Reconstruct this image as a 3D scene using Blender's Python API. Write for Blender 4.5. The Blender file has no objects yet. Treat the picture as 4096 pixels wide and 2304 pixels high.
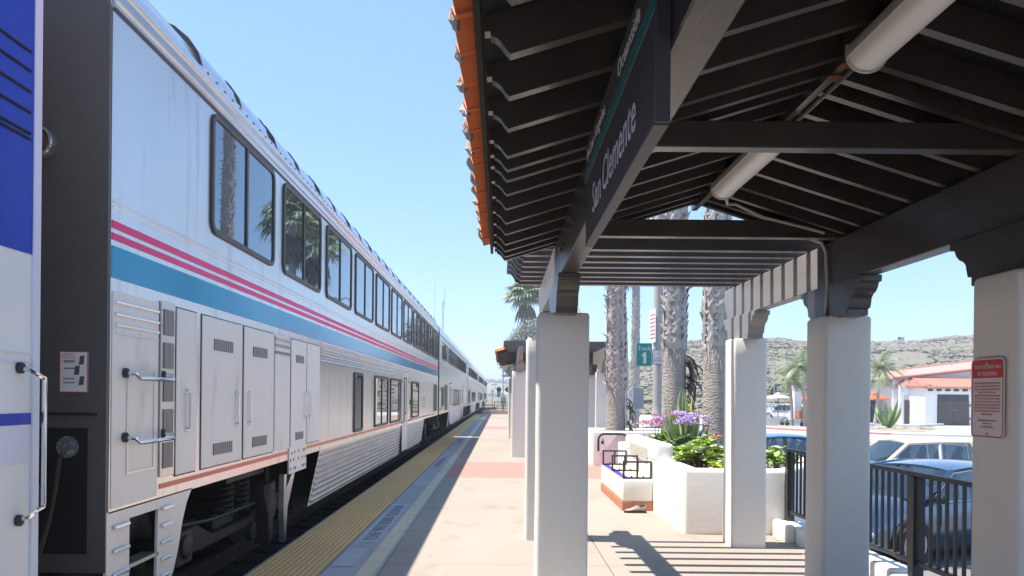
import bpy, bmesh, math, random
from mathutils import Matrix, Vector
R = math.radians
scene = bpy.context.scene
COL = scene.collection

# ---------------------------------------------------------------- camera
cam_data = bpy.data.cameras.new('camera')
cam = bpy.data.objects.new('camera', cam_data)
COL.objects.link(cam)
cam_data.sensor_width = 36.0
cam_data.lens = 26.885
cam_data.shift_x = 0.0105
cam_data.shift_y = 0.1052
cam_data.clip_start = 0.05
cam_data.clip_end = 20000
cam.matrix_world = Matrix.Translation((0, 0, 1.65)) @ Matrix.Rotation(R(90), 4, 'X') @ Matrix.Rotation(R(0.55), 4, 'Z')
scene.camera = cam

# ---------------------------------------------------------------- sky, sun, exposure
SUN = Vector((-0.385, 0.03, 1.0)).normalized()      # direction towards the sun
world = bpy.data.worlds.new('World'); scene.world = world
world.use_nodes = True
nt = world.node_tree; nt.nodes.clear()
sky = nt.nodes.new('ShaderNodeTexSky'); sky.sky_type = 'NISHITA'; sky.sun_disc = False
sky.sun_elevation = math.asin(SUN.z)
sky.sun_rotation = math.atan2(SUN.x, SUN.y)
sky.altitude = 0; sky.air_density = 0.5; sky.dust_density = 0.0; sky.ozone_density = 3.0
bg = nt.nodes.new('ShaderNodeBackground'); bg.inputs['Strength'].default_value = 0.185
wo = nt.nodes.new('ShaderNodeOutputWorld')
gm = nt.nodes.new('ShaderNodeGamma'); gm.inputs[1].default_value = 0.5          # soft, even coastal sky
hs = nt.nodes.new('ShaderNodeHueSaturation'); hs.inputs['Saturation'].default_value = 1.45
nt.links.new(sky.outputs[0], gm.inputs[0]); nt.links.new(gm.outputs[0], hs.inputs['Color']); nt.links.new(hs.outputs[0], bg.inputs[0]); nt.links.new(bg.outputs[0], wo.inputs[0])
sd = bpy.data.lights.new('sun', 'SUN'); sd.energy = 2.5; sd.angle = R(0.53); sd.color = (1.0, 0.93, 0.84)
so = bpy.data.objects.new('sun', sd); COL.objects.link(so)
so.rotation_euler = (-SUN).to_track_quat('-Z', 'Y').to_euler()
so.location = SUN * 60
vs = scene.view_settings
vs.view_transform = 'Standard'; vs.look = 'None'; vs.exposure = 1.9; vs.gamma = 1.0; vs.use_curve_mapping = False
scene.cycles.use_denoising = True
scene.cycles.max_bounces = 8
scene.cycles.diffuse_bounces = 5
scene.cycles.caustics_reflective = False; scene.cycles.caustics_refractive = False

# ---------------------------------------------------------------- materials
def mat(name, col, rough=0.6, metal=0.0, var=None, bump=None, spec=0.5, coat=0.0, stretch=None, trans=0.0, dirt=None, spots=None):
    """procedural principled material; var=(scale, colour2, sharp), bump=(scale, strength), stretch = texture scale per axis"""
    m = bpy.data.materials.new(name); m.use_nodes = True
    n = m.node_tree.nodes; l = m.node_tree.links
    b = n['Principled BSDF']
    b.inputs['Base Color'].default_value = (*col, 1); b.inputs['Roughness'].default_value = rough
    b.inputs['Metallic'].default_value = metal; b.inputs['Specular IOR Level'].default_value = spec
    if coat: b.inputs['Coat Weight'].default_value = coat; b.inputs['Coat Roughness'].default_value = 0.03
    if trans: b.inputs['Transmission Weight'].default_value = trans
    tc = n.new('ShaderNodeNewGeometry'); vec = tc.outputs['Position']
    if stretch:
        mp = n.new('ShaderNodeMapping'); mp.inputs['Scale'].default_value = stretch
        l.new(vec, mp.inputs[0]); vec = mp.outputs[0]
    last = None
    def noise(scale, detail=5):
        t = n.new('ShaderNodeTexNoise'); t.inputs['Scale'].default_value = scale; t.inputs['Detail'].default_value = detail
        l.new(vec, t.inputs['Vector']); return t.outputs['Fac']
    def ramp(fac, a, c):
        r_ = n.new('ShaderNodeMapRange'); r_.inputs[1].default_value = a; r_.inputs[2].default_value = c
        r_.clamp = True; l.new(fac, r_.inputs[0]); return r_.outputs[0]
    def mixc(fac, c1, c2):
        x = n.new('ShaderNodeMix'); x.data_type = 'RGBA'
        l.new(fac, x.inputs[0])
        for s, c in ((6, c1), (7, c2)):
            if isinstance(c, tuple): x.inputs[s].default_value = (*c, 1)
            else: l.new(c, x.inputs[s])
        return x.outputs[2]
    cur = col
    if var:
        cur = mixc(ramp(noise(var[0]), 0.5 - var[2], 0.5 + var[2]), cur, var[1]); last = cur
    if dirt:
        cur = mixc(ramp(noise(dirt[0], 8), dirt[2], dirt[2] + 0.2), cur, dirt[1]); last = cur
    if spots:
        vo = n.new('ShaderNodeTexVoronoi'); vo.inputs['Scale'].default_value = spots[0]; l.new(tc.outputs['Position'], vo.inputs['Vector'])
        rr_ = n.new('ShaderNodeMapRange'); rr_.clamp = True; rr_.inputs[1].default_value = spots[2]; rr_.inputs[2].default_value = spots[2] * 0.6; l.new(vo.outputs['Distance'], rr_.inputs[0])
        sp_ = n.new('ShaderNodeSeparateColor'); l.new(vo.outputs['Color'], sp_.inputs[0])
        gt = n.new('ShaderNodeMath'); gt.operation = 'GREATER_THAN'; gt.inputs[1].default_value = 0.55; l.new(sp_.outputs[0], gt.inputs[0])
        mu = n.new('ShaderNodeMath'); mu.operation = 'MULTIPLY'; l.new(rr_.outputs[0], mu.inputs[0]); l.new(gt.outputs[0], mu.inputs[1])
        cur = mixc(mu.outputs[0], cur, spots[1]); last = cur
    if last is not None: l.new(last, b.inputs['Base Color'])
    if bump:
        bp = n.new('ShaderNodeBump'); bp.inputs['Strength'].default_value = bump[1]; bp.inputs['Distance'].default_value = bump[2] if len(bump) > 2 else 0.02
        l.new(noise(bump[0], 4), bp.inputs['Height']); l.new(bp.outputs[0], b.inputs['Normal'])
    return m

MT = {}
MT['stucco'] = mat('stucco', (0.88, 0.86, 0.82), 0.85, var=(1.3, (0.83, 0.80, 0.745), 0.25), bump=(16, 0.18, 0.010), dirt=(0.9, (0.66, 0.62, 0.55), 0.66))
MT['column_stucco'] = mat('column_stucco', (0.885, 0.868, 0.81), 0.85, var=(0.8, (0.855, 0.832, 0.77), 0.25), bump=(11, 0.24, 0.012), dirt=(2.3, (0.77, 0.735, 0.66), 0.63))
MT['concrete'] = mat('concrete', (0.375, 0.320, 0.268), 0.8, spots=(1.9, (0.24, 0.20, 0.17), 0.055), var=(0.55, (0.325, 0.275, 0.23), 0.2), bump=(60, 0.12, 0.006), dirt=(2.3, (0.275, 0.23, 0.192), 0.56), stretch=(1, 0.6, 1))
MT['concrete_joint'] = mat('concrete_joint', (0.16, 0.135, 0.115), 0.9)
MT['edge_concrete'] = mat('edge_concrete', (0.44, 0.43, 0.425), 0.8, spots=(2.6, (0.3, 0.29, 0.28), 0.06), var=(1.0, (0.38, 0.37, 0.365), 0.2), bump=(60, 0.1, 0.006), dirt=(1.7, (0.52, 0.505, 0.495), 0.58))
MT['tactile'] = mat('tactile', (0.60, 0.355, 0.125), 0.7, var=(1.4, (0.52, 0.31, 0.12), 0.2), dirt=(6, (0.33, 0.22, 0.12), 0.64))
MT['tactile_dome'] = mat('tactile_dome', (0.84, 0.55, 0.235), 0.55, var=(1.4, (0.77, 0.50, 0.22), 0.2))
MT['faded_paint'] = mat('faded_paint', (0.74, 0.60, 0.38), 0.75, var=(5, (0.64, 0.55, 0.42), 0.12), dirt=(3.5, (0.54, 0.51, 0.47), 0.55))
MT['stencil'] = mat('stencil', (0.13, 0.15, 0.20), 0.8, var=(14, (0.30, 0.31, 0.34), 0.15))
MT['stencil_ground'] = mat('stencil_ground', (0.48, 0.485, 0.50), 0.8, var=(3, (0.44, 0.445, 0.46), 0.2))
MT['dark_wood'] = mat('dark_wood', (0.066, 0.056, 0.049), 0.3, spec=0.8, var=(2.2, (0.044, 0.037, 0.033), 0.22), bump=(22, 0.35, 0.005), stretch=(3, 0.8, 3), dirt=(5, (0.15, 0.10, 0.075), 0.72))
MT['slat_wood'] = mat('slat_wood', (0.10, 0.09, 0.088), 0.32, spec=0.8, var=(2.2, (0.095, 0.087, 0.085), 0.25), bump=(22, 0.2, 0.004), stretch=(0.8, 3, 3))
MT['sunlit_wood'] = mat('sunlit_wood', (0.33, 0.31, 0.30), 0.45, var=(2.2, (0.27, 0.255, 0.247), 0.25), bump=(22, 0.2, 0.004), stretch=(3, 0.8, 3), dirt=(5, (0.15, 0.10, 0.075), 0.76))  # paler copy of the dark timber: sunlight on the open ends put into its colour
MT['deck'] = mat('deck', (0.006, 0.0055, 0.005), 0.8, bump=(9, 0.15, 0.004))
MT['terracotta'] = mat('terracotta', (0.68, 0.16, 0.03), 0.7, var=(3.3, (0.56, 0.135, 0.035), 0.22), bump=(40, 0.15, 0.004), dirt=(4.2, (0.62, 0.24, 0.10), 0.64))
MT['skirting'] = mat('skirting', (0.58, 0.25, 0.14), 0.6, var=(3.3, (0.50, 0.215, 0.12), 0.22))
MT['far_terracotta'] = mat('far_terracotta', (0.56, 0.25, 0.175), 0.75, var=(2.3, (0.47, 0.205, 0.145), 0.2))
MT['mortar'] = mat('mortar', (0.46, 0.40, 0.34), 0.95, bump=(50, 0.8, 0.02))
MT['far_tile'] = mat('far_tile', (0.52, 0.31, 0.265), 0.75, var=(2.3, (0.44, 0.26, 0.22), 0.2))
MT['sign_dark'] = mat('sign_dark', (0.088, 0.069, 0.052), 0.75, spec=0.1, var=(16, (0.085, 0.075, 0.068), 0.12), stretch=(1, 0.35, 4), bump=(30, 0.3, 0.002))
MT['sign_frame'] = mat('sign_frame', (0.055, 0.057, 0.07), 0.5)
MT['sign_teal'] = mat('sign_teal', (0.02, 0.18, 0.15), 0.5, var=(8, (0.03, 0.15, 0.13), 0.2))
MT['letter'] = mat('letter', (0.78, 0.77, 0.76), 0.5, var=(18, (0.62, 0.61, 0.60), 0.15))
MT['white_paint'] = mat('white_paint', (0.80, 0.80, 0.79), 0.5)
MT['red_print'] = mat('red_print', (0.62, 0.045, 0.025), 0.45)
MT['black_print'] = mat('black_print', (0.025, 0.025, 0.025), 0.5)
MT['track_green'] = mat('track_green', (0.012, 0.30, 0.24), 0.45)
MT['lamp_plastic'] = mat('lamp_plastic', (0.88, 0.855, 0.85), 0.35, var=(1.1, (0.82, 0.79, 0.79), 0.3))
MT['lamp_metal'] = mat('lamp_metal', (0.55, 0.53, 0.49), 0.5, dirt=(12, (0.4, 0.3, 0.22), 0.68))
MT['conduit'] = mat('conduit', (0.16, 0.145, 0.13), 0.5, metal=0.3, dirt=(15, (0.3, 0.29, 0.27), 0.5))
MT['rust'] = mat('rust', (0.20, 0.075, 0.03), 0.8, var=(9, (0.09, 0.05, 0.035), 0.2))
MT['black_steel'] = mat('black_steel', (0.022, 0.022, 0.024), 0.4, var=(5, (0.035, 0.034, 0.034), 0.2))
MT['frame_steel'] = mat('frame_steel', (0.045, 0.043, 0.042), 0.5, dirt=(9, (0.14, 0.075, 0.045), 0.64))
MT['rusty_steel'] = mat('rusty_steel', (0.13, 0.07, 0.05), 0.65, var=(8, (0.07, 0.045, 0.04), 0.2))
# train
MT['steel_side'] = mat('steel_side', (0.80, 0.79, 0.785), 0.25, metal=0.88, var=(1.2, (0.74, 0.73, 0.73), 0.3), stretch=(1, 2.2, 0.25), bump=(1.4, 0.07, 0.012), dirt=(2.6, (0.54, 0.52, 0.505), 0.57))
MT['steel_bright'] = mat('steel_bright', (0.82, 0.83, 0.84), 0.2, metal=0.95, var=(1.5, (0.70, 0.71, 0.73), 0.3), stretch=(1, 1.6, 1), bump=(1.6, 0.06, 0.01))
MT['steel_panel'] = mat('steel_panel', (0.90, 0.845, 0.80), 0.42, metal=0.15, var=(1.6, (0.83, 0.775, 0.73), 0.3), stretch=(1, 1.6, 0.4), dirt=(3.4, (0.64, 0.585, 0.54), 0.58))
MT['steel_skirt'] = mat('steel_skirt', (0.80, 0.76, 0.72), 0.3, metal=0.8, var=(2.4, (0.60, 0.58, 0.56), 0.25), stretch=(1, 0.5, 3), dirt=(3, (0.34, 0.31, 0.28), 0.62))
MT['pane'] = mat('pane', (0.22, 0.27, 0.32), 0.015, metal=0.92, bump=(0.9, 0.045, 0.02), stretch=(1, 1, 0.35))
MT['dome_pane'] = mat('dome_pane', (0.50, 0.56, 0.64), 0.05, metal=0.85)
MT['gasket'] = mat('gasket', (0.045, 0.04, 0.04), 0.45, var=(4, (0.09, 0.075, 0.065), 0.2))
MT['pink'] = mat('pink', (0.84, 0.055, 0.21), 0.45, spec=0.25, var=(1.3, (0.82, 0.09, 0.30), 0.2))
MT['teal'] = mat('teal', (0.010, 0.29, 0.58), 0.12, spec=0.22, var=(0.7, (0.02, 0.36, 0.60), 0.3), stretch=(1, 1.5, 0.3), bump=(1.6, 0.12, 0.012))
MT['orange'] = mat('orange', (0.85, 0.17, 0.09), 0.4, var=(2, (0.80, 0.23, 0.15), 0.2))
MT['vent'] = mat('vent', (0.12, 0.113, 0.107), 0.6, metal=0.3)
MT['vent_light'] = mat('vent_light', (0.40, 0.375, 0.36), 0.5, metal=0.3)
MT['dark_end'] = mat('dark_end', (0.12, 0.11, 0.103), 0.42, var=(0.9, (0.085, 0.08, 0.077), 0.3), bump=(1.1, 0.1, 0.02), dirt=(3, (0.10, 0.085, 0.075), 0.6))
MT['under'] = mat('under', (0.006, 0.006, 0.006), 0.8)
MT['bogie'] = mat('bogie', (0.010, 0.0095, 0.009), 0.55, var=(6, (0.006, 0.006, 0.006), 0.2))
MT['bogie_light'] = mat('bogie_light', (0.04, 0.038, 0.037), 0.55, var=(6, (0.025, 0.024, 0.023), 0.2))
MT['blue_paint'] = mat('blue_paint', (0.008, 0.045, 0.50), 0.3, spec=0.3, var=(0.8, (0.007, 0.03, 0.40), 0.3), dirt=(6, (0.06, 0.1, 0.4), 0.7))
MT['loco_white'] = mat('loco_white', (0.88, 0.87, 0.85), 0.4, var=(1.2, (0.82, 0.80, 0.775), 0.3), dirt=(3, (0.68, 0.66, 0.62), 0.68))
MT['loco_pale'] = mat('loco_pale', (0.72, 0.75, 0.86), 0.35)
MT['red_glass'] = mat('red_glass', (0.12, 0.01, 0.01), 0.08, coat=0.8)
MT['hose_blue'] = mat('hose_blue', (0.02, 0.06, 0.20), 0.5)
MT['hose_orange'] = mat('hose_orange', (0.05, 0.018, 0.012), 0.6)
MT['rail'] = mat('rail', (0.16, 0.12, 0.10), 0.4, metal=0.6)
MT['ballast'] = mat('ballast', (0.018, 0.016, 0.015), 0.95, var=(9, (0.009, 0.008, 0.008), 0.2), bump=(25, 1.0, 0.05))
MT['asphalt'] = mat('asphalt', (0.20, 0.20, 0.203), 0.9, var=(0.4, (0.16, 0.16, 0.163), 0.25), bump=(60, 0.3, 0.01), dirt=(0.7, (0.25, 0.247, 0.243), 0.6))
MT['road'] = mat('road', (0.40, 0.40, 0.40), 0.9, var=(0.3, (0.34, 0.34, 0.34), 0.25))
MT['pavement'] = mat('pavement', (0.60, 0.585, 0.56), 0.9, var=(0.4, (0.53, 0.515, 0.495), 0.25))
MT['kerb_red'] = mat('kerb_red', (0.58, 0.16, 0.14), 0.7, var=(1.2, (0.56, 0.26, 0.23), 0.2))
MT['pink_pave'] = mat('pink_pave', (0.62, 0.42, 0.36), 0.85, var=(0.8, (0.56, 0.36, 0.31), 0.2))
MT['earth'] = mat('earth', (0.38, 0.325, 0.26), 0.95, var=(3, (0.29, 0.245, 0.195), 0.25), bump=(14, 0.6, 0.04))
MT['terrain'] = mat('terrain', (0.178, 0.160, 0.122), 0.95, var=(0.05, (0.20, 0.18, 0.138), 0.12), dirt=(0.08, (0.28, 0.25, 0.19), 0.65), bump=(0.9, 0.8, 0.6))
MT['scrub'] = mat('scrub', (0.205, 0.180, 0.138), 0.95, var=(0.10, (0.22, 0.20, 0.15), 0.15), dirt=(0.4, (0.25, 0.225, 0.165), 0.60))
MT['scrub_green'] = mat('scrub_green', (0.165, 0.155, 0.11), 0.95, var=(0.2, (0.18, 0.178, 0.12), 0.15))
MT['far_hill'] = mat('far_hill', (0.19, 0.19, 0.14), 0.95, var=(0.02, (0.34, 0.30, 0.23), 0.10))
MT['sea'] = mat('sea', (0.02, 0.07, 0.10), 0.12, bump=(0.5, 0.4, 0.3))
# plants
MT['palm_bark'] = mat('palm_bark', (0.46, 0.415, 0.37), 0.95, var=(5, (0.36, 0.325, 0.29), 0.2), bump=(11, 1.0, 0.04), stretch=(1.2, 1.2, 3.2), dirt=(16, (0.24, 0.215, 0.19), 0.60))
MT['boot'] = mat('boot', (0.52, 0.485, 0.46), 0.85, var=(4, (0.40, 0.37, 0.345), 0.2), dirt=(9, (0.28, 0.225, 0.185), 0.60))
MT['dead_leaf'] = mat('dead_leaf', (0.24, 0.20, 0.165), 0.85, var=(5, (0.13, 0.11, 0.095), 0.2))
MT['palm_leaf'] = mat('palm_leaf', (0.23, 0.28, 0.14), 0.5, var=(1.5, (0.17, 0.215, 0.10), 0.2), trans=0.0)
MT['feather_leaf'] = mat('feather_leaf', (0.26, 0.32, 0.16), 0.5, var=(1.5, (0.19, 0.25, 0.12), 0.2))
MT['far_trunk'] = mat('far_trunk', (0.42, 0.38, 0.33), 0.95, var=(6, (0.30, 0.27, 0.235), 0.2), stretch=(1, 1, 3))
MT['leaf_bright'] = mat('leaf_bright', (0.36, 0.52, 0.07), 0.45, var=(6, (0.28, 0.44, 0.06), 0.2))
MT['leaf_mid'] = mat('leaf_mid', (0.22, 0.34, 0.10), 0.5, var=(6, (0.16, 0.26, 0.08), 0.2))
MT['leaf_silver'] = mat('leaf_silver', (0.52, 0.57, 0.42), 0.5, var=(8, (0.40, 0.45, 0.31), 0.2))
MT['leaf_blade'] = mat('leaf_blade', (0.20, 0.28, 0.13), 0.45, var=(5, (0.28, 0.35, 0.14), 0.2))
MT['leaf_lime'] = mat('leaf_lime', (0.48, 0.60, 0.08), 0.45)
MT['leaf_tree'] = mat('leaf_tree', (0.36, 0.38, 0.32), 0.6, var=(0.9, (0.20, 0.22, 0.165), 0.15))
MT['bark'] = mat('bark', (0.10, 0.085, 0.07), 0.95, bump=(10, 0.8, 0.03))
MT['petal_purple'] = mat('petal_purple', (0.50, 0.32, 0.68), 0.7, var=(14, (0.66, 0.50, 0.76), 0.15))
MT['petal_pink'] = mat('petal_pink', (0.62, 0.16, 0.28), 0.7, var=(14, (0.66, 0.32, 0.38), 0.15))
MT['petal_orange'] = mat('petal_orange', (0.72, 0.28, 0.12), 0.7)
MT['stem'] = mat('stem', (0.20, 0.20, 0.10), 0.8)
MT['red_flower'] = mat('red_flower', (0.5, 0.02, 0.01), 0.7)
# bench and street things
MT['tile_purple'] = mat('tile_purple', (0.085, 0.04, 0.36), 0.3, var=(4, (0.12, 0.06, 0.42), 0.2))
MT['shoe_leather'] = mat('shoe_leather', (0.26, 0.20, 0.18), 0.45, var=(20, (0.36, 0.29, 0.265), 0.2))
MT['rubber'] = mat('rubber', (0.028, 0.027, 0.027), 0.8)
MT['shoe_sole'] = mat('shoe_sole', (0.05, 0.045, 0.045), 0.8)
MT['pole_concrete'] = mat('pole_concrete', (0.56, 0.535, 0.50), 0.9, var=(40, (0.42, 0.40, 0.375), 0.12))
MT['socket_grey'] = mat('socket_grey', (0.12, 0.125, 0.14), 0.6, dirt=(30, (0.45, 0.45, 0.47), 0.5))
MT['galv'] = mat('galv', (0.45, 0.46, 0.48), 0.45, metal=0.4)
MT['soil'] = mat('soil', (0.11, 0.08, 0.06), 0.95, bump=(20, 0.8, 0.03))
MT['wall_white'] = mat('wall_white', (0.84, 0.85, 0.88), 0.85, var=(0.3, (0.80, 0.81, 0.84), 0.25))
MT['gate_brown'] = mat('gate_brown', (0.075, 0.066, 0.06), 0.6)
MT['beam_far'] = mat('beam_far', (0.05, 0.045, 0.045), 0.7)
MT['canvas_white'] = mat('canvas_white', (0.74, 0.74, 0.76), 0.8)
MT['canvas_orange'] = mat('canvas_orange', (0.78, 0.12, 0.015), 0.7)
MT['wood_orange'] = mat('wood_orange', (0.42, 0.15, 0.05), 0.7, var=(2, (0.34, 0.13, 0.06), 0.2))
MT['glass_dark'] = mat('glass_dark', (0.02, 0.03, 0.05), 0.05, coat=0.3)
MT['low_wall'] = mat('low_wall', (0.58, 0.58, 0.555), 0.9, var=(0.8, (0.50, 0.50, 0.475), 0.25))
MT['cloth_purple'] = mat('cloth_purple', (0.06, 0.03, 0.30), 0.8)
MT['skin'] = mat('skin', (0.45, 0.28, 0.2), 0.6)
MT['hair'] = mat('hair', (0.03, 0.025, 0.02), 0.6)
MT['rock'] = mat('rock', (0.40, 0.35, 0.28), 0.95, bump=(6, 0.6, 0.05))
# cars
MT['paint_cream'] = mat('paint_cream', (0.80, 0.74, 0.56), 0.2, coat=0.8)
MT['paint_grey'] = mat('paint_grey', (0.12, 0.175, 0.27), 0.14, metal=0.92, coat=1.0)
MT['paint_blue'] = mat('paint_blue', (0.05, 0.17, 0.40), 0.2, metal=0.3, coat=1.0)
MT['paint_white'] = mat('paint_white', (0.72, 0.72, 0.74), 0.25, coat=0.6)
MT['chrome'] = mat('chrome', (0.75, 0.75, 0.77), 0.12, metal=1.0)
MT['black_trim'] = mat('black_trim', (0.018, 0.018, 0.02), 0.4)
MT['rim'] = mat('rim', (0.50, 0.50, 0.52), 0.3, metal=0.8)
MT['lamp_amber'] = mat('lamp_amber', (0.75, 0.16, 0.02), 0.15, coat=0.5)
MT['lamp_clear'] = mat('lamp_clear', (0.60, 0.62, 0.65), 0.08, coat=0.8)
MT['lamp_red'] = mat('lamp_red', (0.45, 0.02, 0.02), 0.15, coat=0.5)
MT['seat_dark'] = mat('seat_dark', (0.03, 0.03, 0.035), 0.8)
def glass_mat(name, tint, mixv):
    m = bpy.data.materials.new(name); m.use_nodes = True
    n = m.node_tree.nodes; l = m.node_tree.links; n.remove(n['Principled BSDF'])
    t = n.new('ShaderNodeBsdfTransparent'); t.inputs[0].default_value = (*tint, 1)
    g = n.new('ShaderNodeBsdfGlossy'); g.inputs['Roughness'].default_value = 0.02
    f = n.new('ShaderNodeFresnel'); f.inputs[0].default_value = mixv
    x = n.new('ShaderNodeMixShader')
    l.new(f.outputs[0], x.inputs[0]); l.new(t.outputs[0], x.inputs[1]); l.new(g.outputs[0], x.inputs[2])
    l.new(x.outputs[0], n['Material Output'].inputs[0]); return m
MT['car_glass'] = glass_mat('car_glass', (0.32, 0.40, 0.45), 2.9)

def brick_mat(name, c1, c2, mortar, w, h, axes='XY', bump=0.4, msize=0.012):
    m = bpy.data.materials.new(name); m.use_nodes = True
    n = m.node_tree.nodes; l = m.node_tree.links; b = n['Principled BSDF']; b.inputs['Roughness'].default_value = 0.8
    g = n.new('ShaderNodeNewGeometry'); s = n.new('ShaderNodeSeparateXYZ'); c = n.new('ShaderNodeCombineXYZ')
    l.new(g.outputs['Position'], s.inputs[0]); l.new(s.outputs['XYZ'.index(axes[0])], c.inputs[0]); l.new(s.outputs['XYZ'.index(axes[1])], c.inputs[1])
    t = n.new('ShaderNodeTexBrick'); l.new(c.outputs[0], t.inputs['Vector'])
    t.inputs['Color1'].default_value = (*c1, 1); t.inputs['Color2'].default_value = (*c2, 1); t.inputs['Mortar'].default_value = (*mortar, 1)
    t.inputs['Scale'].default_value = 1.0; t.inputs['Brick Width'].default_value = w; t.inputs['Row Height'].default_value = h; t.inputs['Mortar Size'].default_value = msize
    l.new(t.outputs['Color'], b.inputs['Base Color'])
    bp = n.new('ShaderNodeBump'); bp.inputs['Strength'].default_value = bump; bp.inputs['Distance'].default_value = 0.006; bp.invert = True
    l.new(t.outputs['Fac'], bp.inputs['Height']); l.new(bp.outputs[0], b.inputs['Normal']); return m
MT['brick_paver'] = brick_mat('brick_paver', (0.52, 0.215, 0.175), (0.47, 0.20, 0.16), (0.36, 0.25, 0.21), 0.205, 0.10, msize=0.008)
MT['mosaic_seat'] = brick_mat('mosaic_seat', (0.74, 0.72, 0.62), (0.55, 0.50, 0.34), (0.5, 0.47, 0.4), 0.05, 0.05, msize=0.006)
MT['mosaic_wall'] = brick_mat('mosaic_wall', (0.60, 0.57, 0.47), (0.36, 0.32, 0.18), (0.62, 0.6, 0.54), 0.06, 0.05, axes='YZ', msize=0.009)

# ---------------------------------------------------------------- mesh helpers
ORIGIN = {}
class MB:
    """collects faces in world coordinates; build() links them as one mesh object"""
    def __init__(s): s.v = []; s.f = []; s.m = []
    def add(s, verts, faces, mi=0):
        o = len(s.v); s.v.extend([tuple(p) for p in verts]); s.f.extend([tuple(i + o for i in f) for f in faces]); s.m.extend([mi] * len(faces)); return s
    def box(s, x0, x1, y0, y1, z0, z1, mi=0):
        return s.add([(x0, y0, z0), (x1, y0, z0), (x1, y1, z0), (x0, y1, z0), (x0, y0, z1), (x1, y0, z1), (x1, y1, z1), (x0, y1, z1)],
                     [(0, 3, 2, 1), (4, 5, 6, 7), (0, 1, 5, 4), (1, 2, 6, 5), (2, 3, 7, 6), (3, 0, 4, 7)], mi)
    def prism(s, poly, axis, a0, a1, mi=0):
        """poly of 2-D points extruded along axis X (poly=YZ), Y (poly=XZ) or Z (poly=XY)"""
        def P(p, a): return {'X': (a, p[0], p[1]), 'Y': (p[0], a, p[1]), 'Z': (p[0], p[1], a)}[axis]
        n = len(poly)
        return s.add([P(p, a0) for p in poly] + [P(p, a1) for p in poly],
                     [tuple(range(n))[::-1], tuple(range(n, 2 * n))] + [(i, (i + 1) % n, n + (i + 1) % n, n + i) for i in range(n)], mi)
    def tube(s, pts, r, n=8, caps=True, mi=0):
        pts = [Vector(p) for p in pts]; rs = r if isinstance(r, (list, tuple)) else [r] * len(pts)
        vs = []; up = None
        for i, p in enumerate(pts):
            d = (pts[min(i + 1, len(pts) - 1)] - pts[max(i - 1, 0)]).normalized()
            if up is None: up = Vector((0, 0, 1)) if abs(d.z) < 0.9 else Vector((1, 0, 0))
            a = d.cross(up).normalized(); b = a.cross(d).normalized(); up = b
            for k in range(n):
                t = 2 * math.pi * k / n; vs.append(p + (a * math.cos(t) + b * math.sin(t)) * rs[i])
        fs = [(i * n + k, i * n + (k + 1) % n, (i + 1) * n + (k + 1) % n, (i + 1) * n + k) for i in range(len(pts) - 1) for k in range(n)]
        if caps: fs += [tuple(range(n))[::-1], tuple((len(pts) - 1) * n + k for k in range(n))]
        return s.add(vs, fs, mi)
    def lathe(s, prof, c, n=16, axis='Z', mi=0):
        vs = []
        for (r, h) in prof:
            for k in range(n):
                t = 2 * math.pi * k / n; a, b = r * math.cos(t), r * math.sin(t)
                vs.append({'Z': (c[0] + a, c[1] + b, c[2] + h), 'X': (c[0] + h, c[1] + a, c[2] + b), 'Y': (c[0] + a, c[1] + h, c[2] + b)}[axis])
        fs = [(i * n + k, i * n + (k + 1) % n, (i + 1) * n + (k + 1) % n, (i + 1) * n + k) for i in range(len(prof) - 1) for k in range(n)]
        fs += [tuple(range(n))[::-1], tuple((len(prof) - 1) * n + k for k in range(n))]
        return s.add(vs, fs, mi)
    def loft(s, rings, closed=True, caps=True, mi=0):
        n = len(rings[0]); vs = [p for r_ in rings for p in r_]
        fs = [(i * n + k, i * n + (k + 1) % n, (i + 1) * n + (k + 1) % n, (i + 1) * n + k) for i in range(len(rings) - 1) for k in range(n if closed else n - 1)]
        if caps: fs += [tuple(range(n))[::-1], tuple((len(rings) - 1) * n + k for k in range(n))]
        return s.add(vs, fs, mi)
    def quad(s, a, b, c, d, mi=0): return s.add([a, b, c, d], [(0, 1, 2, 3)], mi)
    def xf(s, M):
        s.v = [tuple(M @ Vector(p)) for p in s.v]; return s
    def mesh(s, name, mats, org=(0, 0, 0), bevel=0, seg=2, smooth=False, fixn=True):
        me = bpy.data.meshes.new(name)
        me.from_pydata([(p[0] - org[0], p[1] - org[1], p[2] - org[2]) for p in s.v], [], s.f)
        mats = mats if isinstance(mats, (list, tuple)) else [mats]
        for k in mats: me.materials.append(MT[k] if isinstance(k, str) else k)
        if len(mats) > 1:
            me.polygons.foreach_set('material_index', s.m)
        if fixn or bevel:
            bm = bmesh.new(); bm.from_mesh(me)
            if fixn: bmesh.ops.recalc_face_normals(bm, faces=bm.faces)
            if bevel:
                bmesh.ops.remove_doubles(bm, verts=bm.verts, dist=1e-5)
                ed = [e for e in bm.edges if len(e.link_faces) == 2 and e.calc_face_angle(0) > 0.5]
                bmesh.ops.bevel(bm, geom=ed, offset=bevel, segments=seg, affect='EDGES', profile=0.5, clamp_overlap=True)
            bm.to_mesh(me); bm.free()
        if smooth:
            me.polygons.foreach_set('use_smooth', [True] * len(me.polygons))
            try: me.set_sharp_from_angle(angle=R(38))
            except Exception: pass
        return me
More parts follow.
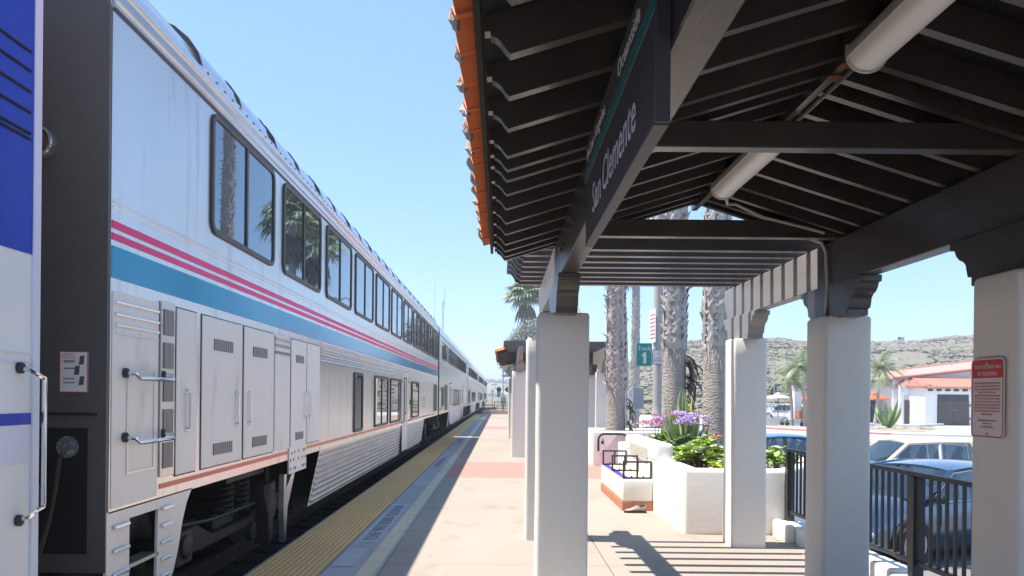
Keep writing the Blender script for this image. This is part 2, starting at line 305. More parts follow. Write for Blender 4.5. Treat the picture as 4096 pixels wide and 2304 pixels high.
    def build(s, name, mats, parent=None, **kw):
        org = ORIGIN.get(parent.name, (0, 0, 0)) if parent else (0, 0, 0)
        if parent is None and s.v and kw.pop('recentre', True):
            xs, ys, zs = zip(*s.v); org = ((min(xs) + max(xs)) / 2, (min(ys) + max(ys)) / 2, min(zs))
        kw.pop('recentre', None)
        o = bpy.data.objects.new(name, s.mesh(name, mats, org, **kw)); COL.objects.link(o)
        if parent: o.parent = parent
        else: o.location = org
        ORIGIN[o.name] = org
        return o

def tag(o, label=None, cat=None, group=None, kind=None):
    if label: o['label'] = label
    if cat: o['category'] = cat
    if group: o['group'] = group
    if kind: o['kind'] = kind
    return o
def thing(name, label, cat, loc=(0, 0, 0), group=None):
    o = bpy.data.objects.new(name, None); COL.objects.link(o); o.location = loc; o.empty_display_size = 0.2
    ORIGIN[o.name] = tuple(loc); return tag(o, label, cat, group)
def inst(me, name, parent, loc, rot=None, scale=None):
    """one more object that shares a mesh; loc in world coordinates"""
    o = bpy.data.objects.new(name, me); COL.objects.link(o)
    org = ORIGIN.get(parent.name, (0, 0, 0)) if parent else (0, 0, 0)
    M = Matrix.Translation((loc[0] - org[0], loc[1] - org[1], loc[2] - org[2]))
    if rot is not None: M = M @ rot.to_4x4()
    if scale is not None: M = M @ Matrix.Diagonal((*scale, 1))
    o.matrix_basis = M
    if parent: o.parent = parent
    ORIGIN[o.name] = tuple(loc); return o
def copy_tree(o, parent=None, loc=None, rotz=None):
    c = o.copy(); COL.objects.link(c); c.parent = parent
    if loc is not None: c.location = loc; ORIGIN[c.name] = tuple(loc)
    if rotz is not None: c.rotation_euler = (0, 0, rotz)
    for ch in list(o.children): copy_tree(ch, c)
    return c
def place(o, loc, rotz=0):
    o.location = loc; o.rotation_euler = (0, 0, rotz); return o
def rrect(w, h, r, n=4):
    """rounded rectangle outline centred on 0,0"""
    pts = []
    for cx, cy, a0 in ((w / 2 - r, h / 2 - r, 0), (-w / 2 + r, h / 2 - r, 90), (-w / 2 + r, -h / 2 + r, 180), (w / 2 - r, -h / 2 + r, 270)):
        for k in range(n + 1):
            a = R(a0 + 90 * k / n); pts.append((cx + r * math.cos(a), cy + r * math.sin(a)))
    return pts
def ring_add(mb, outer, inner, P, d0, d1, mi=0):
    """frame between two outlines of equal length; P(p2d, depth) -> 3-D"""
    n = len(outer)
    vs = [P(p, d) for d in (d0, d1) for o in (outer, inner) for p in o]
    fs = []
    for i in range(n):
        j = (i + 1) % n
        fs += [(i, j, n + j, n + i), (2 * n + i, 3 * n + i, 3 * n + j, 2 * n + j), (i, 2 * n + i, 2 * n + j, j), (n + i, n + j, 3 * n + j, 3 * n + i)]
    mb.add(vs, fs, mi)
_font_cache = {}
def text_geo(txt, extrude=0.0):
    key = (txt, extrude)
    if key in _font_cache: return _font_cache[key]
    c = bpy.data.curves.new('lettering', 'FONT'); c.body = txt; c.extrude = extrude; c.resolution_u = 3; c.size = 1.0
    o = bpy.data.objects.new('lettering', c); COL.objects.link(o)
    dg = bpy.context.evaluated_depsgraph_get(); dg.update()
    me = bpy.data.meshes.new_from_object(o.evaluated_get(dg))
    vs = [tuple(v.co) for v in me.vertices]; fs = [tuple(p.vertices) for p in me.polygons]
    bpy.data.objects.remove(o); bpy.data.curves.remove(c); bpy.data.meshes.remove(me)
    _font_cache[key] = (vs, fs); return vs, fs
def put_text(mb, txt, org, right, up, width, height, thick=0.002, mi=0, slant=0):
    """text stretched into width x height with its lower-left corner at org"""
    vs, fs = text_geo(txt, 0.02)
    if not vs: return
    x0 = min(v[0] for v in vs); x1 = max(v[0] for v in vs); y0 = min(v[1] for v in vs); y1 = max(v[1] for v in vs)
    org = Vector(org); right = Vector(right).normalized(); up = Vector(up).normalized(); nn = right.cross(up)
    mb.add([org + right * ((v[0] - x0) / (x1 - x0) * width + slant * (v[1] - y0) / (y1 - y0) * height) + up * ((v[1] - y0) / (y1 - y0) * height) + nn * (thick * (v[2] / 0.04 + 0.5)) for v in vs], fs, mi)
rnd = random.Random(7)
# ================================================================ SETTING
from mathutils import noise as NZ
G = -0.77
tag(MB().add([(-2400, -2400, -0.86), (2400, -2400, -0.86), (2400, 2400, -0.86), (-2400, 2400, -0.86)], [(0, 1, 2, 3)]).build('ground', 'earth', recentre=False), kind='structure')
tag(MB().add([(-2390, -2390, -0.83), (-26, -2390, -0.83), (-26, 2390, -0.83), (-2390, 2390, -0.83)], [(0, 1, 2, 3)]).build('sea', 'sea', recentre=False), kind='structure')
tag(MB().prism([(-7.6, -0.84), (-6.4, -0.42), (-2.36, -0.42), (-2.36, -0.84)], 'Y', -60, 420).build('track_bed', 'ballast'), kind='structure')
rl = thing('railway_track', 'steel railway track on ballast under the silver train', 'railway track', (-4.03, 0, -0.42))
for xr in (-3.28, -4.78):
    p = [(xr - 0.07, -0.38), (xr + 0.07, -0.38), (xr + 0.01, -0.35), (xr + 0.01, -0.25), (xr + 0.036, -0.24), (xr + 0.036, -0.2), (xr - 0.036, -0.2), (xr - 0.036, -0.24), (xr - 0.01, -0.25), (xr - 0.01, -0.35)]
    MB().prism(p, 'Y', -40, 420).build('rail', 'rail', rl)
tie_me = MB().box(-1.3, 1.3, -0.12, 0.12, 0, 0.1).mesh('tie', 'ballast', bevel=0.015, seg=1)
for k in range(46): inst(tie_me, 'tie', rl, (-4.03, 3.2 + k * 0.62, -0.478))
tag(MB().add([(3.6, -30, G), (120, -30, G), (120, 44, G), (3.6, 44, G)], [(0, 1, 2, 3)]).build('parking_lot', 'asphalt', recentre=False), kind='structure')
tag(MB().add([(3.6, 44, G + .004), (120, 38, G + .004), (120, 80, G + .004), (3.6, 110, G + .004)], [(0, 1, 2, 3)]).build('road', 'road', recentre=False), kind='structure')
for a, b in (((21.2, 57.1), (23.6, 53.6)), ((12, 52), (17, 50.5))):
    d = (Vector(b) - Vector(a)).normalized(); nn = Vector((-d.y, d.x)) * 0.14
    tag(MB().add([(a[0] - nn.x, a[1] - nn.y, G + .009), (b[0] - nn.x, b[1] - nn.y, G + .009), (b[0] + nn.x, b[1] + nn.y, G + .009), (a[0] + nn.x, a[1] + nn.y, G + .009)], [(0, 1, 2, 3)]).build('road_marking', 'white_paint'), kind='structure')
kedge = [(4, 92), (14, 72), (19, 63.5), (21.1, 59.7), (22.5, 56.6), (24.4, 54.2), (26.6, 52.2), (29.0, 50.9), (36, 48.2), (80, 40)]
pv = tag(MB().prism(kedge + [(110, 60), (110, 130), (4, 130)], 'Z', G - 0.05, G + 0.12).build('pavement', 'pavement'), kind='structure')
pk = MB()
def strip(mb, pts, w, z0, z1):
    for i in range(len(pts) - 1):
        a, b = Vector(pts[i]), Vector(pts[i + 1]); d = (b - a).normalized(); nn = Vector((-d.y, d.x)) * w
        mb.prism([tuple(a - nn * 0.02), tuple(b - nn * 0.02), tuple(b + nn), tuple(a + nn)], 'Z', z0, z1)
strip(pk, kedge[1:7], 0.16, G - 0.02, G + 0.135)
pk.build('kerb', 'kerb_red', pv)
pp = MB(); strip(pp, [(14.2, 72.1), (19.2, 63.7), (21.3, 59.9), (22.7, 56.8), (24.6, 54.4)], 1.6, G + 0.1, G + 0.126); pp.build('paving', 'pink_pave', pv)

# ---------------------------------------------------------------- platform
plat = MB()
plat.box(-2.3, 3.6, -60, 68, -0.86, -0.035)
platform = tag(plat.build('platform', 'concrete_joint', recentre=False), kind='structure')
BANDS = ((15.4, 18.95), (37.6, 41.2), (55.4, 58.4))
ys = [-9.0]; 
while ys[-1] < 68:
    y = ys[-1] + 1.83
    for a, b in BANDS:
        if ys[-1] < a < y + 0.6: y = a; break
        if a <= ys[-1] < b: y = b; break
    ys.append(min(y, 68))
edge_x = -1.12
for i in range(len(ys) - 1):
    a, b = ys[i] + 0.004, ys[i + 1] - 0.004
    band = any(p - 0.01 <= ys[i] < q for p, q in BANDS)
    MB().box(-1.64, edge_x - 0.004, a, b, -0.04, 0).build('edge_slab', 'edge_concrete', platform, bevel=0.004, seg=1)
    if band:
        MB().box(edge_x, 3.35, a, b, -0.04, 0.0).build('brick_band', 'brick_paver', platform)
    else:
        for x0, x1 in ((edge_x, 1.06), (1.06, 3.352)):
            MB().box(x0 + 0.004, x1 - 0.004, a, b, -0.04, 0).build('slab', 'concrete', platform, bevel=0.005, seg=1)
MB().box(3.36, 3.6, 18.8, 68, -0.04, -0.002).build('border_slab', 'concrete', platform)
MB().box(-1.64, 3.35, -59.9, -9.01, -0.04, 0).build('rear_slab', 'concrete', platform)
# yellow tactile panels with real domes
tp = MB().box(-0.32, 0.32, 0, 1.195, -0.03, 0.004)
for i in range(11):
    for j in range(20):
        cx = -0.285 + i * 0.057; cy = 0.03 + j * 0.06
        if j % 2: cx += 0.0
        vs = []; n = 6
        for rr, hh in ((0.0195, 0.004), (0.0135, 0.012)):
            vs += [(cx + rr * math.cos(k * math.pi / 3), cy + rr * math.sin(k * math.pi / 3), hh) for k in range(n)]
        tp.add(vs, [(k, (k + 1) % n, n + (k + 1) % n, n + k) for k in range(n)] + [tuple(range(n, 2 * n))], 1)
tpm = tp.mesh('tactile_panel', ['tactile', 'tactile_dome'], fixn=False)
for k in range(64): inst(tpm, 'tactile_panel', platform, (-1.975, -9 + k * 1.2, 0))
MB().box(-2.31, -2.297, -9, 68, -0.03, 0.006).build('edge_trim', 'stencil', platform)
MB().box(-1.655, -1.642, -9, 68, -0.03, 0.003).build('edge_trim', 'stencil', platform)
# faded line and stencilled warnings
pl = MB()
for k in range(15):
    y0 = -9 + k * 5.1
    pl.add([(-1.315, y0, .004), (-1.155, y0, .004), (-1.155, min(y0 + 5.06, 68), .004), (-1.315, min(y0 + 5.06, 68), .004)], [(0, 1, 2, 3)])
pl.build('faded_line', 'faded_paint', platform)
for y0 in (8.65, 17.55, 26.45, 35.3):
    MB().add([(-1.60, y0 - .12, .004), (-1.37, y0 - .12, .004), (-1.37, y0 + 2.9, .004), (-1.60, y0 + 2.9, .004)], [(0, 1, 2, 3)]).build('stencil_patch', 'stencil_ground', platform)
    tx = MB(); put_text(tx, 'PLEASE WAIT BEHIND YELLOW LINE', (-1.405, y0, .0075), (0, 1, 0), (-1, 0, 0), 2.72, 0.155, 0.001)
    tx.build('stencil_text', 'stencil', platform)
for y0, w in ((7.3, .9), (13.9, .7), (21.2, .8), (24.3, .6), (30.5, .8)):
    MB().add([(-1.61, y0, .0045), (-1.40, y0 + .02, .0045), (-1.41, y0 + w, .0045), (-1.60, y0 + w - .04, .0045)], [(0, 1, 2, 3)]).build('paint_patch', 'stencil_ground', platform)
# small litter leaves on the concrete
# low end wall and railing of the platform
tag(MB().box(-1.66, 3.4, 68.02, 68.35, -0.8, 0.38).build('platform_end_wall', 'wood_orange' if False else 'pink_pave', bevel=0.03), 'low tan wall closing the far end of the platform', 'wall')
er = thing('end_railing', 'thin dark steel railing on the low tan wall at the platform end', 'railing', (0.8, 68.2, 0.38))
for z in (0.5, 0.75, 1.12): MB().tube([(-1.5, 68.2, z if z < 1 else 0.8), (-0.6, 68.2, z if z < 1 else 0.86), (-0.58, 68.2, z), (3.2, 68.2, z)], 0.025, 6).build('rail', 'black_steel', er)
for x in (-1.5, -0.6, 0.15, 1.1, 2.1, 3.2): MB().box(x - .035, x + .035, 68.165, 68.235, 0.37, 1.15 if x > -1 else .85).build('post', 'black_steel', er)
for k in range(30): MB().box(-0.45 + k * 0.12, -0.43 + k * 0.12, 68.19, 68.21, 0.5, 1.12).build('baluster', 'black_steel', er)

# ---------------------------------------------------------------- hills
def lerp_table(t, x):
    if x <= t[0][0]: return t[0][1]
    for (x0, y0), (x1, y1) in zip(t, t[1:]):
        if x <= x1: return y0 + (y1 - y0) * (x - x0) / (x1 - x0)
    return t[-1][1]
HT = [(-0.02, 0), (0.03, 1.0), (0.10, 5), (0.18, 12.5), (0.25, 18.5), (0.36, 20.8), (0.49, 20.0), (0.55, 21), (0.62, 22.8), (0.9, 26), (1.4, 28), (2.2, 24)]
def sm(x): x = max(0, min(1, x)); return x * x * (3 - 2 * x)
def hill_z(x, y):
    a = x / max(y, 1); H = lerp_table(HT, a)
    y0 = 96 + 8 * NZ.noise((x * 0.02, 3.1, 0))
    t = (y - y0) / 165
    bluff = sm((y - y0) / 26) * 0.30
    z = (H * 0.95 + 1.2) * (bluff + 0.70 * sm(t) if t < 1 else 1.0) - 0.9
    k = min(1, max(0, (y - y0) / 40)) * min(1, H / 10)
    z += k * (2.2 * NZ.noise((x * 0.022, y * 0.022, 1.7)) + 0.9 * NZ.noise((x * 0.07, y * 0.07, 5.2)) + 0.35 * NZ.noise((x * 0.22, y * 0.22, 9.2)))
    return z
NX, NY = 150, 110
hv = []; hf = []
for j in range(NY + 1):
    y = 88 + 330 * (j / NY) ** 1.25
    for i in range(NX + 1):
        a = -0.03 + 1.75 * (i / NX) ** 1.1; x = a * y
        hv.append((x, y, hill_z(x, y)))
for j in range(NY):
    for i in range(NX):
        p = j * (NX + 1) + i; hf.append((p, p + 1, p + NX + 2, p + NX + 1))
tag(MB().add(hv, hf).build('hill', 'terrain', smooth=True, fixn=False, recentre=False), kind='structure')
# scrub on the hillside: uncountable, two tones, one object each
bm_i = bmesh.new(); bmesh.ops.create_icosphere(bm_i, subdivisions=2, radius=1)
bm_j = bmesh.new(); bmesh.ops.create_icosphere(bm_j, subdivisions=1, radius=1)
ico1_v = [tuple(v.co) for v in bm_j.verts]; ico1_f = [tuple(v.index for v in f.verts) for f in bm_j.faces]; bm_j.free()
ico_v = [tuple(v.co) for v in bm_i.verts]; ico_f = [tuple(v.index for v in f.verts) for f in bm_i.faces]; bm_i.free()
def blob(mb, c, sx, sy, sz, amp=0.35, seed=0.0, low=False):
    mb.add([(c[0] + p[0] * sx * (1 + amp * NZ.noise((p[0] * 2.1 + seed, p[1] * 2.1, p[2] * 2.1))), c[1] + p[1] * sy * (1 + amp * NZ.noise((p[0] * 2.1, p[1] * 2.1 + seed, p[2] * 2.1))),
             c[2] + p[2] * sz * (1 + amp * NZ.noise((p[0] * 2.3, p[1] * 2.3, p[2] * 2.3 + seed)))) for p in (ico1_v if low else ico_v)], ico1_f if low else ico_f)
sc1, sc2 = MB(), MB(); rs = random.Random(11)
cnt = 0
while cnt < 15000:
    a = 0.06 + rs.random() * 0.75; y = 100 + 190 * rs.random() ** 1.1; x = a * y
    if NZ.noise((x * 0.045, y * 0.045, 4.0)) < -0.42 + 0.2 * rs.random(): cnt += 0.2; continue
    s = rs.uniform(0.28, 0.8) * (1.0 + (y - 100) / 230)
    blob(sc1 if rs.random() < 0.8 else sc2, (x, y, hill_z(x, y) + s * 0.2), s * rs.uniform(.8, 1.5), s * rs.uniform(.8, 1.5), s * rs.uniform(.35, .6), 0.9, rs.random() * 50, True)
    cnt += 1
tag(sc1.build('hillside_scrub', 'scrub', fixn=False, recentre=False), 'dry grey brown scrub covering the hillside behind the restaurant', 'scrub', kind='stuff')
tag(sc2.build('hillside_scrub', 'scrub_green', fixn=False, recentre=False), 'scattered darker green bushes among the dry scrub on the hill', 'scrub', kind='stuff')
fv = []; ff = []
for j in range(31):
    y = 470 + j * 12
    for i in range(41):
        x = -110 + i * 6.5
        h = 13.5 * sm((y - 470) / 160) * (0.55 + 0.45 * sm((x + 90) / 70)) * (1 - 0.25 * sm((x - 10) / 60)) + 2.2 * NZ.noise((x * .03, y * .02, 2.2)) * sm((y - 470) / 60) - 0.9
        fv.append((x, y, h))
for j in range(30):
    for i in range(40): p = j * 41 + i; ff.append((p, p + 1, p + 42, p + 41))
tag(MB().add(fv, ff).build('distant_hill', 'far_hill', smooth=True, fixn=False, recentre=False), kind='structure')
fs_ = MB()
for k in range(260):
    x = rs.uniform(-70, 70); y = rs.uniform(500, 690); i = int((x + 110) / 6.5); j = int((y - 470) / 12)
    s = rs.uniform(1.2, 2.6); blob(fs_, (x, y, fv[j * 41 + i][2] + s * .4), s * 1.4, s * 1.4, s, .5, rs.random() * 40)
for k in range(26):
    x = rs.uniform(-5, 9); y = rs.uniform(150, 260); s = rs.uniform(.6, 1.3); blob(fs_, (x + 5.5, y, -0.6 + s * .4), s * 1.4, s * 1.4, s, .5, rs.random() * 40)
tag(fs_.build('distant_trees', 'scrub_green', fixn=False, recentre=False), 'far off dark trees on the hazy hill beyond the track', 'trees', kind='stuff')
# ================================================================ SHELTER
RX = 1.62                      # ridge line of the roof
def make_column(name, x0, x1, y0, y1, z1, parent, seed, mname='column_stucco'):
    rr = random.Random(seed); rings = []; nz = 14
    cx, cy = (x0 + x1) / 2, (y0 + y1) / 2
    out = rrect(x1 - x0, y1 - y0, 0.026, 4)
    dense = []
    for i in range(len(out)):
        a, b = Vector(out[i]), Vector(out[(i + 1) % len(out)]); L = (b - a).length; k = max(1, int(L / 0.09))
        for q in range(k): dense.append(tuple(a.lerp(b, q / k)))
    for k in range(nz + 1):
        z = -0.01 + (z1 + 0.01) * k / nz
        fl = 1.02 - 0.02 * min(1, z / 0.7)
        rings.append([(cx + p[0] * fl + 0.003 * NZ.noise((p[0] * 6, z * 2.5, seed)), cy + p[1] * fl + 0.003 * NZ.noise((p[1] * 6, z * 2.5, seed + 7)), z) for p in dense])
    top = [(cx + p[0] * 0.94, cy + p[1] * 0.94, z1 + 0.018) for p in dense]; rings.append(top)
    return MB().loft(rings).build(name, mname, parent, smooth=True)
shelter = thing('platform_shelter', 'dark timber platform shelter with white stucco columns, tiled roof and slatted end', 'shelter', (RX, 3.0, 0))
LCOL = (-2.9, -0.6, 6.1, 8.75); RCOL = (-2.9, -0.6, 3.79, 6.05, 8.42)
BX = {-1: (0.44, 0.565), 1: (2.675, 2.80)}
for i, y in enumerate(LCOL): make_column('column', 0.29, 0.70, y, y + 0.38, 2.30, shelter, i * 3.3)
for i, y in enumerate(RCOL): make_column('column', 2.56, 2.93, y, y + 0.38, 2.29, shelter, 20 + i * 3.3)
def corbel(yc, side):
    h = [(0.56, 2.578), (0.56, 2.53), (0.515, 2.525), (0.50, 2.49), (0.47, 2.462), (0.43, 2.445), (0.405, 2.42), (0.395, 2.38), (0.385, 2.35), (0.35, 2.345), (0.35, 2.295)]
    poly = [(yc + a, z) for a, z in h] + [(yc - a, z) for a, z in h[::-1]]
    MB().prism(poly, 'X', BX[side][0] - 0.022, BX[side][1] + 0.022).build('corbel', 'sunlit_wood' if yc > 8 or yc < -2 else 'dark_wood', shelter, bevel=0.004, seg=1)
for y in LCOL: corbel(y + 0.19, -1)
for y in RCOL: corbel(y + 0.19, 1)
for s in (-1, 1):
    a, b, m1, m2 = -3.45, 9.22, -0.98, 6.49
    far_ = [(m2, 2.58), (b - .14, 2.58), (b - .12, 2.63), (b - .07, 2.66), (b - .04, 2.70), (b - .03, 2.76), (b, 2.78), (b, 2.93), (m2, 2.93)]
    near_ = [(m1, 2.58), (m1, 2.93), (a, 2.93), (a, 2.78), (a + .03, 2.76), (a + .04, 2.70), (a + .07, 2.66), (a + .1, 2.63), (a + .12, 2.58)]
    MB().box(BX[s][0], BX[s][1], m1 + .003, m2 - .003, 2.578, 2.931).build('beam', 'dark_wood', shelter, bevel=0.006, seg=1)
    for p_ in (far_, near_): MB().prism(p_, 'X', BX[s][0] + .003, BX[s][1] - .003).build('end_beam', 'sunlit_wood', shelter, bevel=0.006, seg=1)
# lattice slats over both open ends
slx = [(0.05, 3.06), (0.05, 3.108), (3.19, 3.108), (3.19, 3.06), (3.14, 3.05), (3.11, 3.01), (3.09, 2.965), (3.05, 2.95), (3.045, 2.932), (0.195, 2.932), (0.19, 2.95), (0.15, 2.965), (0.13, 3.01), (0.10, 3.05)]
for y in [6.70 + 0.302 * k for k in range(8)] + [-1.05 - 0.302 * k for k in range(8)]:
    MB().prism(slx, 'Y', y - 0.044, y + 0.044).build('slat', 'slat_wood', shelter)
# roof timbers
SL = 0.31
RAFT = [-0.92, -0.6, -0.22, 0.15, 0.5, 0.85, 1.2, 1.52, 1.86, 2.2, 2.56, 2.92, 3.27, 3.64, 3.86, 4.05, 4.33, 4.66, 5.04, 5.39, 5.75, 6.02, 6.26, 6.42]
def mx(p, s): return p if s < 0 else (2 * RX - p[0], p[1])
def zb(x): return 2.932 + (x - 0.5) * SL
for s in (-1, 1):
    pr = [(1.597, zb(1.597)), (0.02, zb(0.02)), (0.004, zb(0.004) + .022), (-0.012, zb(-0.012) + .05), (-0.03, zb(-0.03) + .07), (-0.045, zb(-0.045) + .08), (-0.047, zb(-0.047) + .095), (-0.066, zb(-0.066) + .10), (-0.066, zb(-0.066) + .150), (1.597, zb(1.597) + .150)]
    rm = MB().prism([(mx(p, s)[0] - RX, p[1]) for p in pr], 'Y', -0.025, 0.025).mesh('rafter', 'dark_wood')
    for y in RAFT: inst(rm, 'rafter', shelter, (RX, y, 0))
    for k in range(12):
        x0 = -0.085 + k * 0.1415; x1 = x0 + 0.1385
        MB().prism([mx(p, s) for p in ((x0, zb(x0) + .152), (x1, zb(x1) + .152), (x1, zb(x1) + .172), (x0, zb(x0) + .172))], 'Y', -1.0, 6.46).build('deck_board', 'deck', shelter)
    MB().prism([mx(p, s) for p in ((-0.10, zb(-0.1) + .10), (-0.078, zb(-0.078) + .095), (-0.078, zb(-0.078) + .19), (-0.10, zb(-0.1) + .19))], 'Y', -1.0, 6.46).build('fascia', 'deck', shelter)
MB().box(1.598, 1.642, -1.02, 6.49, 3.235, 3.46).build('ridge_board', 'dark_wood', shelter)
for y in (-0.4, 1.7, 3.955, 6.14):
    MB().box(0.445, 2.795, y - 0.045, y + 0.045, 2.9325, 3.07).build('tie_beam', 'dark_wood', shelter, bevel=0.005, seg=1)
# roof tiles, each its own piece
np_ = 13; prof = []
for k in range(np_):
    t = k / (np_ - 1); prof.append((0.292 * t - 0.146, 0.036 * math.sin(2 * math.pi * t - math.pi / 2) + 0.01 * math.sin(4 * math.pi * t)))
tv = []
for sx, wz, sc in ((0.0, 0.0, 0.96), (0.44, 0.022, 1.0)):
    for dz in (0, 0.017):
        tv += [(sx, p[0] * sc, p[1] + wz + dz) for p in prof]
tf = []
for i in range(np_ - 1):
    a = i
    tf += [(a, a + 1, 2 * np_ + a + 1, 2 * np_ + a), (np_ + a, 3 * np_ + a, 3 * np_ + a + 1, np_ + a + 1), (2 * np_ + a, 2 * np_ + a + 1, 3 * np_ + a + 1, 3 * np_ + a), (a, np_ + a, np_ + a + 1, a + 1)]
tf += [(0, 2 * np_, 3 * np_, np_), (np_ - 1, 2 * np_ - 1, 4 * np_ - 1, 3 * np_ - 1)]
tile_me = MB().add(tv, tf).mesh('roof_tile', 'terracotta', smooth=True)
plug = MB(); blob(plug, (0, 0, 0), 0.02, 0.055, 0.022, 0.9, 3.0); plug_me = plug.mesh('mortar_plug', 'mortar', fixn=False)
th = math.atan(SL); rt = random.Random(3)
for s in (-1, 1):
    dn = Vector((s * math.cos(th), 0, -math.sin(th))); nn = Vector((s * math.sin(th), 0, math.cos(th))); yy = nn.cross(dn)
    Rm = Matrix((dn, yy, nn)).transposed()
    for j in range(5):
        for i in range(27):
            x = RX + s * (0.02 + j * 0.337); z = zb(RX - abs(x - RX)) + 0.172 + 0.042
            y = -0.93 + i * 0.281 + rt.uniform(-.006, .006)
            inst(tile_me, 'roof_tile', shelter, (x, y, z + rt.uniform(0, .004)), Rm @ Matrix.Rotation(rt.uniform(-.012, .012), 3, 'Z'))
            if j == 4:
                ex = Vector((x, y, z)) + dn * 0.435 + nn * 0.045
                inst(plug_me, 'mortar_plug', shelter, ex, Rm @ Matrix.Rotation(rt.uniform(0, 6), 3, 'X'), (rt.uniform(.6, 1.5), rt.uniform(.6, 1.1), rt.uniform(.6, 1.3)))
cap = []
for y, r_ in ((0, 0.10), (0.36, 0.115)):
    for dr in (0, -0.016): cap += [((r_ + dr) * math.cos(R(a)), y, (r_ + dr) * math.sin(R(a)) * 0.8) for a in range(0, 181, 20)]
cf = []; q = 10
for i in range(9): cf += [(i, i + 1, 2 * q + i + 1, 2 * q + i), (q + i, 3 * q + i, 3 * q + i + 1, q + i + 1), (2 * q + i, 2 * q + i + 1, 3 * q + i + 1, 3 * q + i), (i, q + i, q + i + 1, i + 1)]
cap_me = MB().add(cap, cf).mesh('ridge_tile', 'terracotta', smooth=True)
for k in range(24): inst(cap_me, 'ridge_tile', shelter, (RX, -1.0 + k * 0.312, 3.505))
# conduit runs and rusty bolt plates belong to the shelter
MB().tube([(1.66, -0.9, 3.222), (1.66, 4.42, 3.222)], 0.012, 6).build('conduit', 'conduit', shelter)
MB().tube([(1.66, 5.62, 3.18), (1.665, 5.70, 3.14), (1.70, 5.80, 3.12), (1.80, 5.92, 3.15), (2.05, 6.05, 3.085), (2.45, 6.085, 3.0), (2.56, 6.09, 2.97)], 0.012, 6).build('conduit', 'lamp_metal', shelter)
MB().tube([(2.30, 6.27, 2.99), (2.5, 6.27, 2.975), (2.62, 6.28, 2.93), (2.655, 6.28, 2.85), (2.657, 6.27, 2.70), (2.657, 6.25, 2.58), (2.645, 6.25, 2.31)], 0.013, 6).build('conduit', 'lamp_metal', shelter)
for y in (3.30, 3.62, 3.76):
    MB().box(1.585, 1.655, y - .03, y + .03, 3.226, 3.233).build('rust_plate', 'rust', shelter)
for y in (4.75, 4.95, 5.5, 5.68): MB().lathe([(0.016, 0), (0.016, 0.012), (0.006, 0.014)], (0.4265, y, 2.74), 8, 'X').build('bolt', 'rust', shelter)

# second shelter, further down the platform
sh2 = copy_tree(shelter, None, (RX, 26.45, 0))
sh2['label'] = 'smaller-looking second timber shelter further down the platform, beyond the stairs'
for o_ in (shelter, sh2): o_['group'] = 'shelters along the platform'

# ---------------------------------------------------------------- strip lights under the ridge
def strip_light(y0, y1, label):
    t = thing('strip_light', label, 'light fixture', (RX, (y0 + y1) / 2, 3.20), 'strip lights under the shelter ridge')
    MB().box(RX - .085, RX + .085, y0 + .01, y1 - .01, 3.185, 3.232).build('housing', 'lamp_metal', t, bevel=0.006, seg=1)
    lens = [(RX + 0.083 * math.cos(R(a)), 3.187 + 0.068 * math.sin(R(a))) for a in range(180, 361, 12)]
    MB().prism(lens, 'Y', y0 + .012, y1 - .012).build('lens', 'lamp_plastic', t, smooth=True)
    for sx in (-1, 1):
        MB().box(RX + sx * .089 - .004, RX + sx * .089 + .004, y0 + .014, y1 - .016, 3.176, 3.20).build('side_rail', 'lamp_metal', t)
    for y in (y0, y1 - .014):
        c = [(RX + 0.092 * math.cos(R(a)), 3.187 + 0.078 * math.sin(R(a))) for a in range(180, 361, 12)] + [(RX + .092, 3.234), (RX - .092, 3.234)]
        MB().prism(c, 'Y', y, y + .014).build('end_cap', 'lamp_metal', t)
    return t
strip_light(2.20, 3.43, 'long white strip light with its end cap near the hanging station sign')
strip_light(4.42, 5.64, 'white strip light between the tie beam and the open gable')

# ---------------------------------------------------------------- hanging station name sign
sg = thing('station_sign', 'dark wooden station name sign reading San Clemente with a teal stripe', 'sign', (0.42, 2.86, 2.38))
MB().box(0.40, 0.436, 2.03, 3.70, 2.38, 2.86).build('board', 'sign_dark', sg, bevel=0.004, seg=1)
MB().box(0.3995, 0.4375, 2.012, 2.029, 2.376, 2.864).build('end_board', 'sign_frame', sg)
MB().box(0.3985, 0.4375, 2.03, 3.70, 2.372, 2.3795).build('bottom_strip', 'sign_frame', sg)
MB().box(0.3965, 0.3998, 2.031, 3.699, 2.682, 2.736).build('stripe', 'sign_teal', sg)
def sign_word(txt, y_far, y_near, z0, h):
    n = [c for c in txt]
    mb = MB(); put_text(mb, txt, (0.3985, y_far, z0), (0, -1, 0), (0, 0, 1), y_far - y_near, h, 0.0018); mb.build('lettering', 'letter', sg)
sign_word('San', 3.40, 3.125, 2.462, 0.13)
sign_word('Clemente', 3.06, 2.31, 2.462, 0.135)
sign_word('Los', 3.515, 3.375, 2.766, 0.054)
sign_word('Angeles', 3.34, 3.015, 2.752, 0.068)
sign_word('Oceanside', 2.68, 2.25, 2.762, 0.058)
def arrow(y_tip, y_tail, z):
    s = 1 if y_tip > y_tail else -1; mb = MB()
    mb.box(0.3965, 0.3995, min(y_tip - s * .03, y_tail), max(y_tip - s * .03, y_tail), z - .006, z + .006)
    mb.prism([(y_tip, z), (y_tip - s * .05, z + .032), (y_tip - s * .035, z), (y_tip - s * .05, z - .032)], 'X', 0.3965, 0.3996)
    mb.build('arrow', 'letter', sg)
arrow(3.645, 3.55, 2.785); arrow(2.07, 2.17, 2.80)
for y in (2.3, 2.86, 3.4): MB().box(0.4372, 0.4395, y - .03, y + .03, 2.60, 2.84).build('bracket', 'black_steel', sg)

